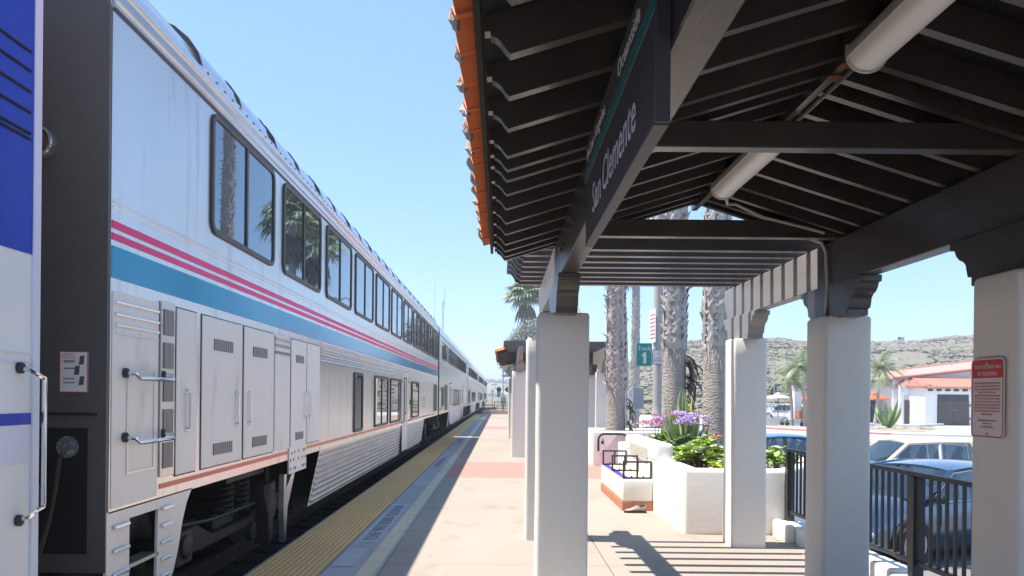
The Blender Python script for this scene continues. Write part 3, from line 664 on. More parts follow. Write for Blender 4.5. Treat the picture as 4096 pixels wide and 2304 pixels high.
# ---------------------------------------------------------------- ticket sign on the column
tk = thing('ticket_sign', 'red and white ticket-required area sign screwed to the white column', 'sign', (2.545, 4.0, 1.45))
cy, cz = 4.005, 1.66
def PX(p, d): return (2.5475 - d, cy - p[0], cz + p[1])
def plate(mb, outl, d0, d1, mi=0):
    n = len(outl); mb.add([PX(p, d0) for p in outl] + [PX(p, d1) for p in outl], [tuple(range(n)), tuple(range(n, 2 * n))] + [(i, (i + 1) % n, n + (i + 1) % n, n + i) for i in range(n)], mi)
p_ = MB(); plate(p_, rrect(0.272, 0.42, 0.028), 0, 0.003); p_.build('plate', 'white_paint', tk)
p_ = MB(); ring_add(p_, rrect(0.258, 0.406, 0.024), rrect(0.244, 0.392, 0.018), PX, 0.003, 0.0036); p_.build('border', 'red_print', tk)
hd = [p for p in rrect(0.2445, 0.3925, 0.018)]
hd = [(p[0], max(p[1], 0.107)) for p in hd]
hd2 = []
for p in hd:
    if not hd2 or (abs(p[0] - hd2[-1][0]) + abs(p[1] - hd2[-1][1])) > 1e-5: hd2.append(p)
p_ = MB(); plate(p_, hd2, 0.003, 0.0036); p_.build('header', 'red_print', tk)
def tline(txt, zc, w, h, m, part):
    mb = MB(); put_text(mb, txt, PX((-w / 2, zc - h / 2), 0.0042), (0, -1, 0), (0, 0, 1), w, h, 0.0006); mb.build(part, m, tk)
tline('TICKET-REQUIRED AREA', 0.164, 0.222, 0.021, 'white_paint', 'heading'); tline('NO TRESPASSING', 0.130, 0.160, 0.021, 'white_paint', 'heading')
body = ['ONLY PASSENGERS WITH VALID TICKET OR', 'LAWFUL TRANSPORTATION PURPOSE MAY', 'ENTER THE TRAIN STATION PLATFORM OR', 'OTHER TICKET-REQUIRED AREA.', 'TRANSPORTATION PURPOSE MEANS HEADING', 'TO A KIOSK TO PURCHASE A TICKET; WAITING',
        'IN LINE TO PURCHASE A TICKET AT A KIOSK;', 'PURCHASING A TICKET AT A KIOSK OR VIA', 'ELECTRONIC DEVICE; ASSISTING, MEETING, OR', 'SEEING OFF PASSENGERS WITH VALID TICKETS;', 'OR SIMILAR ACTIVITY.']
for k, t_ in enumerate(body): tline(t_, 0.080 - k * 0.0163, {3: 0.142, 10: 0.096}.get(k, 0.212), 0.0098, 'red_print', 'text_line')
for k, (t_, w) in enumerate((('SAN CLEMENTE MUNI. CODE 12.40', 0.148), ('(ORD. NO. 1686)', 0.07), ('CAL. PENAL CODE 602.1', 0.105))): tline(t_, -0.116 - k * 0.0165, w, 0.0098, 'red_print', 'text_line')
for z in (0.183, -0.190): MB().lathe([(0.011, 0), (0.011, -0.003), (0.005, -0.006)], PX((0, z), 0.0035), 8, 'X').build('screw', 'galv', tk)
# ================================================================ TRAIN
XS = -2.5                     # side of the cars facing the platform
XC = -4.03                    # track centre
def body_profile(sill, dx=0.0):
    h = [(XS, sill), (XS, 4.11), (XS - 0.012, 4.125), (XS - 0.03, 4.25), (XS - 0.06, 4.39), (XS - 0.14, 4.55), (XS - 0.27, 4.66), (XS - 0.50, 4.735), (XS - 0.9, 4.78), (XC, 4.80)]
    return [(x + dx if x == XS else x, z) for x, z in h] + [(2 * XC - x, z) for x, z in h[-2::-1]]
def side_P(p, d): return (XS + d, p[0], p[1])
def win(parent, yc, zc, w, h, r=0.09, mull=(), fr=0.055, name='window', z_mull=None, curtain=False):
    o = MB(); ring_add(o, [(yc + a, zc + b) for a, b in rrect(w, h, r)], [(yc + a, zc + b) for a, b in rrect(w - 2 * fr, h - 2 * fr, max(r - fr, 0.01))], side_P, 0.0, 0.022)
    fo = o.build(name, 'gasket', parent, bevel=0.006 if w > 1.5 and yc < 14 else 0, seg=1)
    pts = [(yc + a, zc + b) for a, b in rrect(w - 2 * fr + .01, h - 2 * fr + .01, max(r - fr, 0.01))]
    MB().add([side_P(p, 0.006) for p in pts], [tuple(range(len(pts)))]).build('pane', 'pane', fo, fixn=False)
    for m_ in mull:
        MB().box(XS + .006, XS + .02, yc + m_ - .022, yc + m_ + .022, zc - h / 2 + fr, zc + h / 2 - fr).build('mullion', 'gasket', fo)
    return fo
def panel(parent, name, y0, y1, z0, z1, d=0.012, m='steel_panel', gap=0.009):
    if gap: MB().box(XS, XS + .003, y0 - gap, y1 + gap, z0 - gap, z1 + gap).build('door_gap', 'under', parent)
    return MB().box(XS + .001, XS + d, y0, y1, z0, z1).build(name, m, parent, bevel=0.004, seg=1)
def grille(parent, y0, y1, z0, z1, d=0.013, vertical=True, n=10):
    o = MB().box(XS + d, XS + d + .002, y0, y1, z0, z1).build('grille', 'vent', parent)
    b = MB()
    for k in range(n):
        if vertical: y = y0 + (y1 - y0) * (k + .5) / n; b.box(XS + d + .002, XS + d + .008, y - (y1 - y0) / n * .27, y + (y1 - y0) / n * .27, z0, z1)
        else: z = z0 + (z1 - z0) * (k + .5) / n; b.box(XS + d + .002, XS + d + .012, y0, y1, z - (z1 - z0) / n * .3, z + (z1 - z0) / n * .3)
    b.build('slats', 'vent_light' if vertical else 'vent', o)
    return o
def handle(parent, y, z0, z1, x=None):
    x = XS + .012 if x is None else x
    MB().tube([(x, y, z1), (x + .03, y, z1 - .015), (x + .03, y, z0 + .015), (x, y, z0)], 0.009, 6).build('handle', 'chrome', parent)
    for zz in (z0, z1): MB().lathe([(0.022, 0), (0.022, .008), (0.012, .014)], (x, y, zz), 8, 'X').build('handle_foot', 'chrome', parent)
def skirt(parent, y0, y1, slant0=0.0, slant1=0.0, z0=0.15, z1=0.87, nr=9, m='steel_skirt'):
    prof = []; H = z1 - z0 - 0.06
    for k in range(nr):
        zt = z1 - 0.03 - H * k / nr; st = H / nr
        for a, dx in ((0.0, 0.0), (0.18, 0.0), (0.28, 0.018), (0.5, 0.026), (0.72, 0.018), (0.82, 0.0)): prof.append((dx, zt - a * st))
    prof = [(0.0, z1)] + prof + [(0.0, z0 + .012), (0.012, z0 + .01), (0.012, z0)]
    def Xin(z): return XS - 0.015 - 0.05 * (z1 - z) / (z1 - z0)
    a = [(Xin(z) + dx, y0 + slant0 * (z1 - z) / (z1 - z0), z) for dx, z in prof]; b = [(Xin(z) + dx, y1 + slant1 * (z1 - z) / (z1 - z0), z) for dx, z in prof]
    n = len(a)
    o = MB().add(a + b, [(i, i + 1, n + i + 1, n + i) for i in range(n - 1)]).build('skirt', m, parent, smooth=False, fixn=False)
    MB().add([(XS - .005, y0 - .06, z1 - .02), (XS - .005, y0 + .06, z1 - .02), (XS - .06, y0 + .06 + slant0, z0), (XS - .06, y0 - .06 + slant0, z0)], [(0, 1, 2, 3)]).build('skirt_end', 'steel_panel', o)
    return o
# bogie as a small tree of meshes shared by all cars
def bogie(parent, yc, detail=True):
    fr = MB(); z = 0.26
    for xs in (-2.93, -5.13):
        fr.prism([(yc - 1.75, z - .08), (yc - 1.75, z + .12), (yc - 1.0, z + .16), (yc - .55, z - .02), (yc + .55, z - .02), (yc + 1.0, z + .16), (yc + 1.75, z + .12), (yc + 1.75, z - .08), (yc + .8, z - .12), (yc - .8, z - .12)], 'X', xs - .07, xs + .07)
    fr.box(-5.1, -2.96, yc - .3, yc + .3, z - .05, z + .2)
    fo = fr.build('bogie_frame', 'bogie', parent, bevel=0.015, seg=1)
    for dy in (-1.3, 1.3):
        w = MB()
        for xs, s in ((-3.29, 1), (-4.77, -1)):
            pr = [(0.09, -.10), (0.09, .02), (0.2, .03), (0.24, .0), (0.38, -.02), (0.44, .05), (0.462, .05), (0.466, -.055), (0.495, -.06), (0.49, -.085), (0.38, -.08), (0.2, -.09)]
            w.lathe([(r_, s * h) for r_, h in pr] + [(0.09, s * -.10)], (xs, yc + dy, z), 28, 'X')
        w.lathe([(0.08, -5.15 - XC), (0.08, -2.93 - XC)], (XC, yc + dy, z), 10, 'X')
        w.build('wheel', 'bogie', fo, smooth=True)
        if detail:
            ax = MB().box(-3.0, -2.84, yc + dy - .17, yc + dy + .17, z - .16, z + .15)
            ax.lathe([(0.11, 0), (0.11, .03), (0.05, .04)], (-2.84, yc + dy, z), 16, 'X'); ax.build('axle_box', 'bogie_light', fo, bevel=0.012, seg=1)
            for q in (-.27, .27):
                sp = []
                for k in range(49): a = k / 8 * 2 * math.pi; sp.append((-2.93 + .06 * math.cos(a), yc + dy + q + .06 * math.sin(a), z - .02 + .22 * k / 48))
                MB().tube(sp, 0.013, 5).build('spring', 'bogie_light', fo, smooth=True)
    if detail:
        sp = []
        for dy in (-.25, .25):
            sp = []
            for k in range(61): a = k / 10 * 2 * math.pi; sp.append((-2.9 + .11 * math.cos(a), yc + dy + .11 * math.sin(a), z + .12 + .36 * k / 60))
            MB().tube(sp, 0.022, 6).build('bolster_spring', 'bogie', fo, smooth=True)
        MB().box(-3.05, -2.72, yc - .6, yc + .6, z + .48, z + .58).build('bolster', 'bogie', fo, bevel=.01, seg=1)
        MB().tube([(-2.80, yc + .95, .82), (-2.80, yc + .95, .42)], [.028, .028], 8).build('damper_rod', 'bogie_light', fo)
        d = MB().prism([(yc + .68, .58), (yc + 1.12, .60), (yc + 1.12, .52), (yc + 1.05, .44), (yc + 1.05, .33), (yc + 1.12, .26), (yc + 1.05, .20), (yc + 1.02, -.12), (yc + .90, -.15), (yc + .84, .2), (yc + .72, .42)], 'X', -2.92, -2.74)
        d.build('brake_hanger', 'bogie_light', fo, bevel=.012, seg=1)
        MB().lathe([(0.11, -.05), (0.11, .02), (0.05, .03)], (-2.86, yc + .62, .06), 16, 'X').build('brake_cylinder', 'bogie', fo, smooth=True)
        MB().tube([(-2.80, yc - 1.5, .48), (-2.80, yc - .8, .42), (-2.80, yc + .5, .40)], .02, 6).build('brake_pipe', 'bogie', fo)
    return fo

def base_car(t, y0, y1, b1, b2, sill=0.87, skirt_m='steel_side', end='dark_end', side='steel_side'):
    pr = body_profile(sill)
    MB().prism(pr, 'Y', y0, y1).build('body', [side], t, smooth=True)
    e = MB()
    MB().prism([(x if abs(x - XC) < 1.5 else x + (0.004 if x < XC else -0.004), z) for x, z in body_profile(0.5)], 'Y', y0 - .03, y0 - .002).build('end_wall', end, t)
    MB().prism([(x if abs(x - XC) < 1.5 else x + (0.004 if x < XC else -0.004), z) for x, z in body_profile(0.5)], 'Y', y1 + .002, y1 + .03).build('end_wall', end, t)
    for ya, yb in ((y0 - .30, y0 - .03), (y1 + .03, y1 + .30)):
        MB().box(XC - .62, XC + .62, ya, yb, 1.7, 4.05).build('diaphragm', 'under', t, bevel=.05, seg=2)
    MB().box(XC - .12, XC + .12, y0 - .35, y1 + .35, 0.35, 0.6).build('coupler', 'bogie', t)
    MB().box(XC - 1.25, XC + 1.2, b1 + 2.2, b2 - 2.2, 0.02, 0.86).build('underframe', 'under', t)
    for yb in (b1, b2): MB().box(XC - 1.4, XC + 1.0, yb - 2.2, yb + 2.2, 0.72, 0.868).build('underframe', 'under', t)
    MB().box(XC - 1.52, XC + 0.2, y0 + .1, y1 - .1, -0.38, 0.70).build('under_light_block', 'under', t)  # added black fill under the car, blocks light from the far side

# ---------------------------------------------------------------- the lounge car
y0, y1 = 4.88, 30.15
lc = thing('lounge_car', 'silver double-deck lounge car with curved roof windows and pink and teal stripes', 'train car', (XC, 17.5, -0.2), 'cars of the long silver train')
base_car(lc, y0, y1, 8.2, 26.8)
for z0, z1, m in ((2.702, 2.752, 'pink'), (2.628, 2.673, 'pink'), (2.383, 2.59, 'teal')):
    MB().box(XS - .002, XS + .004, y0 + .01, y1 - .01, z0, z1).build('stripe', m, lc)
MB().box(XS - .002, XS + .004, y0 + .72, y1 - 1, 0.942, 0.978).build('stripe', 'orange', lc)
for z in (2.83, 2.862, 2.875): MB().box(XS - .002, XS + .008, y0 + .01, y1 - .01, z, z + .008).build('rib', 'steel_bright', lc)
MB().box(XS - .02, XS + .006, y0 + .01, y1 - .01, 4.088, 4.11).build('eave_strip', 'gasket', lc)
MB().prism([(XS - .05, 4.112), (XS + .012, 4.112), (XS + .004, 4.25), (XS - .028, 4.37), (XS - .08, 4.37)], 'Y', y0 + .01, y1 - .01).build('eave_panel', 'steel_bright', lc)
for z, dx in ((4.16, .014), (4.255, .006), (4.285, 0.0)): MB().tube([(XS + dx, y0 + .01, z), (XS + dx, y1 - .01, z)], 0.011, 6).build('rib', 'steel_bright', lc)
NW = 11
for k in range(NW):
    ya = 6.53 + 2.15 * k
    win(lc, ya + 0.905, 3.545, 1.81, 1.05, 0.12, (0.0,), 0.052)
    # curved glazing in the roof above: two bays per window
    for q in range(2):
        a, b = ya - .06 + q * 1.0, ya + .90 + q * 1.0 + (0.02 if q else 0)
        pts = [(XS - 0.058, 4.40), (XS - 0.10, 4.535), (XS - 0.18, 4.65), (XS - 0.30, 4.75), (XS - 0.48, 4.825), (XS - 0.72, 4.87)]
        inn = [(XS - 0.15, 4.38), (XS - 0.72, 4.70)]
        gl = MB().prism(pts + inn[::-1], 'Y', a + .022, b - .03).build('roof_window', 'dome_pane', lc, smooth=True)
        for yy in (a, b - .03):
            up = [(x + .006, z + .006) for x, z in pts]
            dn_ = [(x - .022, z - .026) for x, z in pts]
            MB().prism(up + dn_[::-1], 'Y', yy, yy + .022).build('frame', 'gasket', gl)
    MB().prism([(XS - .028, 4.345), (XS - .035, 4.405), (XS - .07, 4.42), (XS - .07, 4.345)], 'Y', ya - .08, ya + 1.95).build('roof_sill', 'steel_panel', lc)
    for q in range(10 if k < 6 else 0): MB().box(XS - .034, XS - .024, ya + q * .2 - .01, ya + q * .2 + .012, 4.37, 4.385).build('rivet', 'gasket', lc)
for ya in (9.9, 12.6, 18.0):
    for q in range(3): MB().box(XS, XS + .005, ya + q * .13, ya + q * .13 + .09, 2.77, 2.83).build('plate', 'steel_bright', lc)
# near end: ladder bay, vents, equipment doors
MB().box(XS - .002, XS + .006, y0 + .02, 5.56, 0.90, 2.30).build('corner_panel', 'steel_panel', lc, bevel=.003, seg=1)
for z in (2.235, 2.155, 2.085, 2.03): MB().tube([(XS + .008, y0 + .05, z), (XS + .008, 5.56, z)], 0.010 if z > 2.05 else .005, 6).build('rib', 'steel_bright', lc)
o = MB(); ring_add(o, [(5.09, 1.10), (5.50, 1.10), (5.50, 1.80), (5.09, 1.80)], [(5.11, 1.12), (5.48, 1.12), (5.48, 1.78), (5.11, 1.78)], side_P, .006, .012); o.build('recess_frame', 'steel_skirt', lc)
for z in (1.742, 1.315):
    MB().tube([(XS + .01, 5.06, z + .035), (XS + .085, 5.06, z + .03), (XS + .10, 5.08, z), (XS + .10, 5.60, z), (XS + .085, 5.62, z + .03), (XS + .01, 5.62, z + .035)], .014, 8).build('grab_bar', 'chrome', lc, smooth=True)
    for yy in (5.06, 5.62): MB().lathe([(.034, 0), (.034, .02), (.018, .03)], (XS + .006, yy, z + .035), 10, 'X').build('bar_foot', 'bogie_light', lc)
MB().box(XS + .001, XS + .016, 5.58, 5.82, 1.03, 2.32).build('vent_column', 'steel_skirt', lc, bevel=.003, seg=1)
for k in range(5): grille(lc, 5.615, 5.785, 1.09 + k * .246, 1.28 + k * .246, .0165, True, 8)
for ya, yb, m_ in ((5.86, 6.245, 0), (6.36, 7.335, 1), (7.40, 8.36, 2), (9.06, 9.76, 3), (9.80, 10.48, 4)):
    d = panel(lc, 'equipment_door', ya, yb, 1.015, 2.30)
    if m_ in (1, 2): grille(d, ya + .25, ya + .72, 1.11, 1.21); grille(d, ya + .25, ya + .72, 2.02, 2.12)
    if m_ == 3: grille(d, ya + .2, ya + .55, 1.09, 1.18); grille(d, ya + .2, ya + .55, 2.03, 2.12)
    handle(d, {0: yb - .2, 1: yb - .16, 2: ya + .13, 3: yb - .1, 4: ya + .12}[m_], 1.36, 1.66)
MB().box(XS, XS + .008, 8.42, 9.02, 1.015, 2.30).build('filler_panel', 'steel_panel', lc)
for z in (2.26, 2.19, 2.11): MB().box(XS + .006, XS + .018, 8.42, 9.02, z - .02, z + .012).build('rib', 'steel_bright', lc)
# ribbed band and plain side with lower windows
for k in range(7):
    MB().tube([(XS + .004, 10.55, 2.36 - k * .042), (XS + .004, 29.9, 2.36 - k * .042)], .012 if k % 2 else .016, 5).build('rib', 'steel_bright', lc)
for yc_, w in ((13.35, .80), (15.95, 1.75), (18.05, 1.7), (22.25, 1.7)): win(lc, yc_, 1.515, w, 1.03, 0.07, () if w < 1 else (0.0,) if yc_ < 17 else (), 0.05)
dr = panel(lc, 'door', 19.25, 20.35, 0.22, 2.22, .010, 'steel_panel', .03)
win(dr, 19.8, 1.62, .42, .95, .06, (), .04)
for yy in (19.1, 20.52): MB().tube([(XS, yy, 2.0), (XS + .08, yy, 1.97), (XS + .08, yy, .98), (XS, yy, .95)], .014, 6).build('door_rail', 'black_steel', lc)
MB().box(XS, XS + .02, 20.95, 21.05, 1.38, 1.52).build('door_button', 'track_green', lc)
o = grille(lc, 28.3, 29.55, 1.05, 2.05, .008, False, 12)
for k in range(3):
    MB().add([side_P((24.3 + k * .28 + dx, z), .003) for dx, z in ((0, 1.25), (.16, 1.25), (.46, 1.62), (.30, 1.62))], [(0, 1, 2, 3)]).build('emblem', 'steel_skirt', lc)
MB().box(XS - .002, XS + .006, 10.55, 24.2, .872, .93).build('sill_strip', 'steel_bright', lc)
skirt(lc, 10.62, 19.15, -.42, 0); skirt(lc, 20.45, 24.9, 0, -.5)
# hanging plate and strut beside the bogie
bp_ = MB().box(XS - .01, XS + .014, 9.0, 9.78, .70, 1.02).build('jacking_plate', 'steel_panel', lc, bevel=.004, seg=1)
hs = MB()
for yy, zz in ((9.1, .94), (9.22, .95), (9.4, .95), (9.62, .95), (9.7, .95), (9.05, .86), (9.18, .86), (9.4, .86), (9.58, .86), (9.71, .86), (9.06, .755), (9.2, .755), (9.27, .755), (9.58, .755), (9.64, .755), (9.72, .755)):
    hs.box(XS + .0135, XS + .0165, yy - .014, yy + .014, zz - .016, zz + .016)
hs.build('bolt_holes', 'under', bp_)
st = MB().prism([(8.95, .70), (9.05, .70), (9.03, .52), (9.3, .70), (9.42, .70), (9.1, .30), (9.04, -.08), (8.98, -.10), (8.93, .30)], 'X', XS - .09, XS - .03); st.build('strut', 'steel_skirt', lc)
# step panel under the near corner
sp_ = MB()
def stepP(p, d): return (XS - .02 + d, p[0], p[1])
outl = [(4.86, .88), (6.2, .88), (6.1, .78), (6.02, .64), (5.95, .45), (5.86, .28), (5.72, .16), (5.62, .14), (5.2, .14), (4.86, .14)]
inn = [(5.16, .80), (5.60, .80), (5.59, .78), (5.585, .7), (5.58, .5), (5.57, .3), (5.56, .22), (5.54, .20), (5.2, .20), (5.16, .20)]
ring_add(sp_, outl, inn, stepP, 0, .02); so_ = sp_.build('step_panel', 'steel_panel', lc)
MB().box(XS - .12, XS - .0, 5.16, 5.60, .46, .485).build('step', 'steel_skirt', so_)
MB().box(XS - .45, XS - .3, 4.9, 5.7, .1, .86).build('step_back', 'under', so_)
for k in range(4): MB().box(XS, XS + .025, 4.93, 5.13, .76 - k * .155, .785 - k * .155).build('rung', 'steel_bright', so_, bevel=.006, seg=1)
for k in range(5): MB().box(XS, XS + .025, 5.63, 5.80 - .012 * k, .78 - k * .125, .805 - k * .125).build('rung', 'steel_bright', so_, bevel=.006, seg=1)
for yc_ in (8.2, 26.8): bogie(lc, yc_, True)
# the dark end wall: notice, marker lamp, hoses
nt_ = MB().box(-2.80, -2.62, y0 - .036, y0 - .031, 1.645, 1.905).build('notice', 'white_paint', lc, bevel=.001, seg=1)
o = MB(); ring_add(o, [(-2.80, 1.645), (-2.62, 1.645), (-2.62, 1.905), (-2.80, 1.905)], [(-2.795, 1.65), (-2.625, 1.65), (-2.625, 1.90), (-2.795, 1.90)], lambda p, d: (p[0], y0 - .036 - d, p[1]), 0, .001); o.build('border', 'red_print', nt_)
tx = MB(); put_text(tx, 'EMERGENCY', (-2.785, y0 - .0365, 1.878), (1, 0, 0), (0, 0, 1), .08, .013, .0006); tx.build('heading', 'red_print', nt_); tx = MB(); put_text(tx, 'Window & Access', (-2.785, y0 - .0365, 1.862), (1, 0, 0), (0, 0, 1), .09, .010, .0006); tx.build('heading', 'red_print', nt_)
for k in range(9):
    zz = (1.848, 1.842, 1.836, 1.80, 1.795, 1.735, 1.729, 1.71, 1.704)[k]; MB().box(-2.775, -2.70 - .004 * (k % 3), y0 - .0372, y0 - .0362, zz - .0015, zz + .0015).build('text_line', 'black_print', nt_)
for zz, xx in ((1.85, -2.66), (1.785, -2.69), (1.72, -2.66)): MB().prism([(xx - .018, zz - .03), (xx + .014, zz - .026), (xx + .018, zz + .03), (xx - .01, zz + .026)], 'Y', y0 - .0372, y0 - .0362).build('picture', 'vent', nt_)
ml = MB().lathe([(.11, 0), (.11, -.05), (.10, -.07), (.085, -.07), (.085, -.03)], (-2.93, y0 - .031, 3.22), 24, 'Y').build('marker_lamp', 'chrome', lc, smooth=True)
MB().lathe([(.084, 0), (.07, -.02), (.03, -.03)], (-2.93, y0 - .062, 3.22), 20, 'Y').build('lens', 'red_glass', ml, smooth=True)
MB().box(-3.3, -2.56, y0 - .05, y0 - .031, 1.50, 1.515).build('end_seam', 'bogie', lc)
MB().box(-3.3, -2.62, y0 - .035, y0 - .0305, .62, 1.42).build('socket_recess', 'under', lc)
MB().lathe([(.07, 0), (.07, -.012), (.045, -.02), (.02, -.022)], (-2.74, y0 - .036, 1.30), 14, 'Y').build('socket', 'socket_grey', lc, smooth=True)
MB().tube([(-2.74, y0 - .12, 1.26), (-2.745, y0 - .16, 1.05), (-2.76, y0 - .2, .85), (-2.80, y0 - .26, .6), (-2.9, y0 - .32, .35)], .013, 8).build('hose', 'hose_orange', lc, smooth=True)
for q in (0, .04, .08): MB().tube([(-3.05, y0 - .06, 1.14 - q), (-2.92, y0 - .1, 1.10 - q), (-2.86, y0 - .14, 1.02 - q), (-2.9, y0 - .3, .95 - q), (-3.05, y0 - .5, .98 - q)], .022, 8).build('hose', 'hose_blue', lc, smooth=True)

# ---------------------------------------------------------------- coaches behind it
ce = 30.75
cc = thing('coach_car', 'silver double-deck coach coupled directly to the lounge car', 'train car', (XC, ce + 12.65, -0.2), 'cars of the long silver train')
a0, a1 = ce, ce + 25.3
base_car(cc, a0, a1, a0 + 3.3, a1 - 3.3)
for k in range(26):
    MB().box(XS - .002, XS + .010, a0 + .02, a1 - .02, 2.32 + k * .024, 2.334 + k * .024).build('flute', 'steel_bright', cc)
MB().box(XS - .01, XS + .008, a0 + .02, a1 - .02, 4.09, 4.11).build('eave_strip', 'gasket', cc)
MB().prism([(XS - .05, 4.112), (XS + .012, 4.112), (XS + .004, 4.25), (XS - .028, 4.37), (XS - .08, 4.37)], 'Y', a0 + .01, a1 - .01).build('eave_panel', 'steel_bright', cc)
for ya in (2.1, 3.6, 5.9, 7.45, 9.0, 10.9, 12.45, 14.0, 15.55, 17.4, 18.95, 20.5, 22.4): win(cc, a0 + ya, 3.52, 1.25, .72, .07, (0.0,), .05)
grille(cc, a0 + 1.3, a0 + 2.6, 1.2, 2.0, .008, False, 10); grille(cc, a0 + 3.1, a0 + 4.6, .98, 2.12, .008, False, 12)
for yy in (6.3, 17.6):
    d = panel(cc, 'door', a0 + yy, a0 + yy + 1.05, .25, 2.2, .01, 'steel_panel', .05); win(d, a0 + yy + .52, 1.62, .4, .9, .05, (), .04)
for ya in (9.6, 11.4, 13.2, 15.0): win(cc, a0 + ya, 1.53, 1.35, .85, .07, (), .05)
for ya in (19.8, 21.6): panel(cc, 'equipment_door', a0 + ya, a0 + ya + 1.5, 1.0, 2.2)
skirt(cc, a0 + 5.6, a0 + 6.2, -.3, 0); skirt(cc, a0 + 7.45, a0 + 17.5, 0, 0); skirt(cc, a0 + 18.8, a0 + 19.8, 0, -.3)
for yb in (a0 + 3.3, a1 - 3.3): bogie(cc, yb, False)
MB().tube([(XS, a0 + .35, 1.9), (XS + .09, a0 + .35, 1.85), (XS + .09, a0 + .35, 1.1), (XS, a0 + .35, 1.05)], .02, 6).build('grab_bar', 'black_steel', cc)
MB().box(XS - .01, XS + .012, a0 + .02, a0 + 2.2, 3.75, 3.83).build('stripe', 'loco_white', cc)
ord_ = ('second', 'third', 'fourth')
for k in range(3):
    c = copy_tree(cc, None, (XC, ce + 12.65 + 25.9 * (k + 1), -0.2)); c['label'] = 'silver double-deck coach, ' + ord_[k] + ' car behind the lounge car'

# ---------------------------------------------------------------- blue and white car in front of the lounge car
bc = thing('blue_white_car', 'blue and white train car with a steel handrail coupled ahead of the lounge car', 'train car', (XC, -8, -0.2))
b0, b1 = -20.0, 4.13
pr = [(XS, .36), (XS, 4.05), (XS - .05, 4.3), (XS - .25, 4.6), (XS - .8, 4.75), (XC, 4.8)]; pr = pr + [(2 * XC - x, z) for x, z in pr[-2::-1]]
MB().prism(pr, 'Y', b0, b1).build('body', 'loco_white', bc, smooth=True)
MB().box(XS - .002, XS + .004, b0 + .1, b1 - .07, 2.375, 4.05).build('blue_panel', 'blue_paint', bc)
MB().box(XS - .002, XS + .004, b0 + .1, b1 - .012, 1.475, 1.535).build('stripe', 'blue_paint', bc)
MB().box(XS - .002, XS + .003, b0 + .1, b1 - .012, 1.27, 1.473).build('pale_band', 'loco_pale', bc)
MB().box(XS - .01, XS + .012, b1 - .07, b1 - .005, .42, 4.05).build('corner_post', 'loco_pale', bc, bevel=.004, seg=1)
for z in (3.43, 3.33, 3.22, 3.11, 3.0, 2.97): MB().box(XS + .003, XS + .011, b0 + .2, b1 - .1, z, z + .012).build('louver', 'under', bc)
for z in (1.80, 1.845): MB().box(XS - .002, XS + .010, b0 + .1, b1 - .08, z, z + .006).build('seam', 'loco_pale', bc)
MB().tube([(XS, 3.96, 1.77), (XS + .06, 3.96, 1.76), (XS + .085, 3.99, 1.735), (XS + .085, 4.04, 1.72), (XS + .085, 4.045, 1.70), (XS + .085, 4.045, 1.06), (XS + .085, 4.04, 1.04), (XS + .085, 3.98, 1.03), (XS + .06, 3.96, 1.0), (XS, 3.96, .98)], .013, 8).build('handrail', 'chrome', bc, smooth=True)
for z in (1.77, .98): MB().lathe([(.03, 0), (.03, .02), (.016, .03)], (XS, 3.96, z), 10, 'X').build('handrail_foot', 'bogie_light', bc)
MB().box(XC - .62, XC + .62, b1 + .002, b1 + .4, 1.7, 4.05).build('diaphragm', 'under', bc, bevel=.05)
MB().box(XC - 1.3, XC + 1.3, b0, b1 - .2, -.1, .36).build('underframe', 'under', bc)
# ================================================================ PLANTERS, BENCH, RAILINGS
def wall_ring(mb, outer, inner, z0, z1): ring_add(mb, outer, inner, lambda p, d: (p[0], p[1], d), z0, z1)
pt = thing('planter', 'large white stucco planter full of succulents and two palms beside the bench', 'planter', (3.3, 12.3, 0))
outer = [(2.22, 9.23), (3.48, 9.23), (4.5, 10.6), (4.5, 15.4), (2.6, 15.4), (2.6, 13.62), (2.22, 13.62)]
inner = [(2.44, 9.45), (3.39, 9.45), (4.28, 10.68), (4.28, 15.18), (2.82, 15.18), (2.82, 13.4), (2.44, 13.4)]
m_ = MB(); wall_ring(m_, outer, inner, -0.85, 0.785); m_.build('planter_wall', 'stucco', pt, bevel=0.045, seg=3, smooth=True)
MB().box(2.215, 2.47, 10.9, 13.63, 0.70, 0.985).build('seat_back', 'stucco', pt, bevel=0.05, seg=3, smooth=True)
MB().prism([(2.40, 9.4), (3.42, 9.4), (4.32, 10.6), (4.32, 15.2), (2.8, 15.2), (2.8, 13.45), (2.40, 13.45)], 'Z', 0.3, 0.70).build('soil', 'soil', pt)
MB().box(2.209, 2.213, 11.55, 13.1, 0.66, 0.875).build('mosaic_panel', 'mosaic_wall', pt)
# built-in bench
bn = thing('bench', 'white stucco bench with terracotta skirting tiles and purple tiled seat edge', 'bench', (2.0, 12.25, 0))
MB().box(1.775, 2.218, 11.1, 13.5, 0.125, 0.452).build('bench_block', 'stucco', bn, bevel=0.03, seg=3, smooth=True)
MB().box(1.783, 2.216, 11.104, 13.47, 0.0, 0.126).build('base', 'mortar', bn)
MB().box(1.90, 2.20, 11.14, 13.46, 0.44, 0.456).build('seat', 'mosaic_seat', bn)
for k in range(16): MB().box(1.795, 1.898, 11.14 + k * .145, 11.28 + k * .145, 0.44, 0.458).build('edge_tile', 'tile_purple', bn, bevel=.002, seg=1)
for k in range(3): MB().box(1.775 + k * .148, 1.916 + k * .148, 11.092, 11.14, 0.002, 0.128).build('skirting_tile', 'skirting', bn, bevel=.004, seg=1)
for k in range(16): MB().box(1.770, 1.81, 11.10 + k * .15, 11.243 + k * .15, 0.002, 0.128).build('skirting_tile', 'skirting', bn, bevel=.004, seg=1)
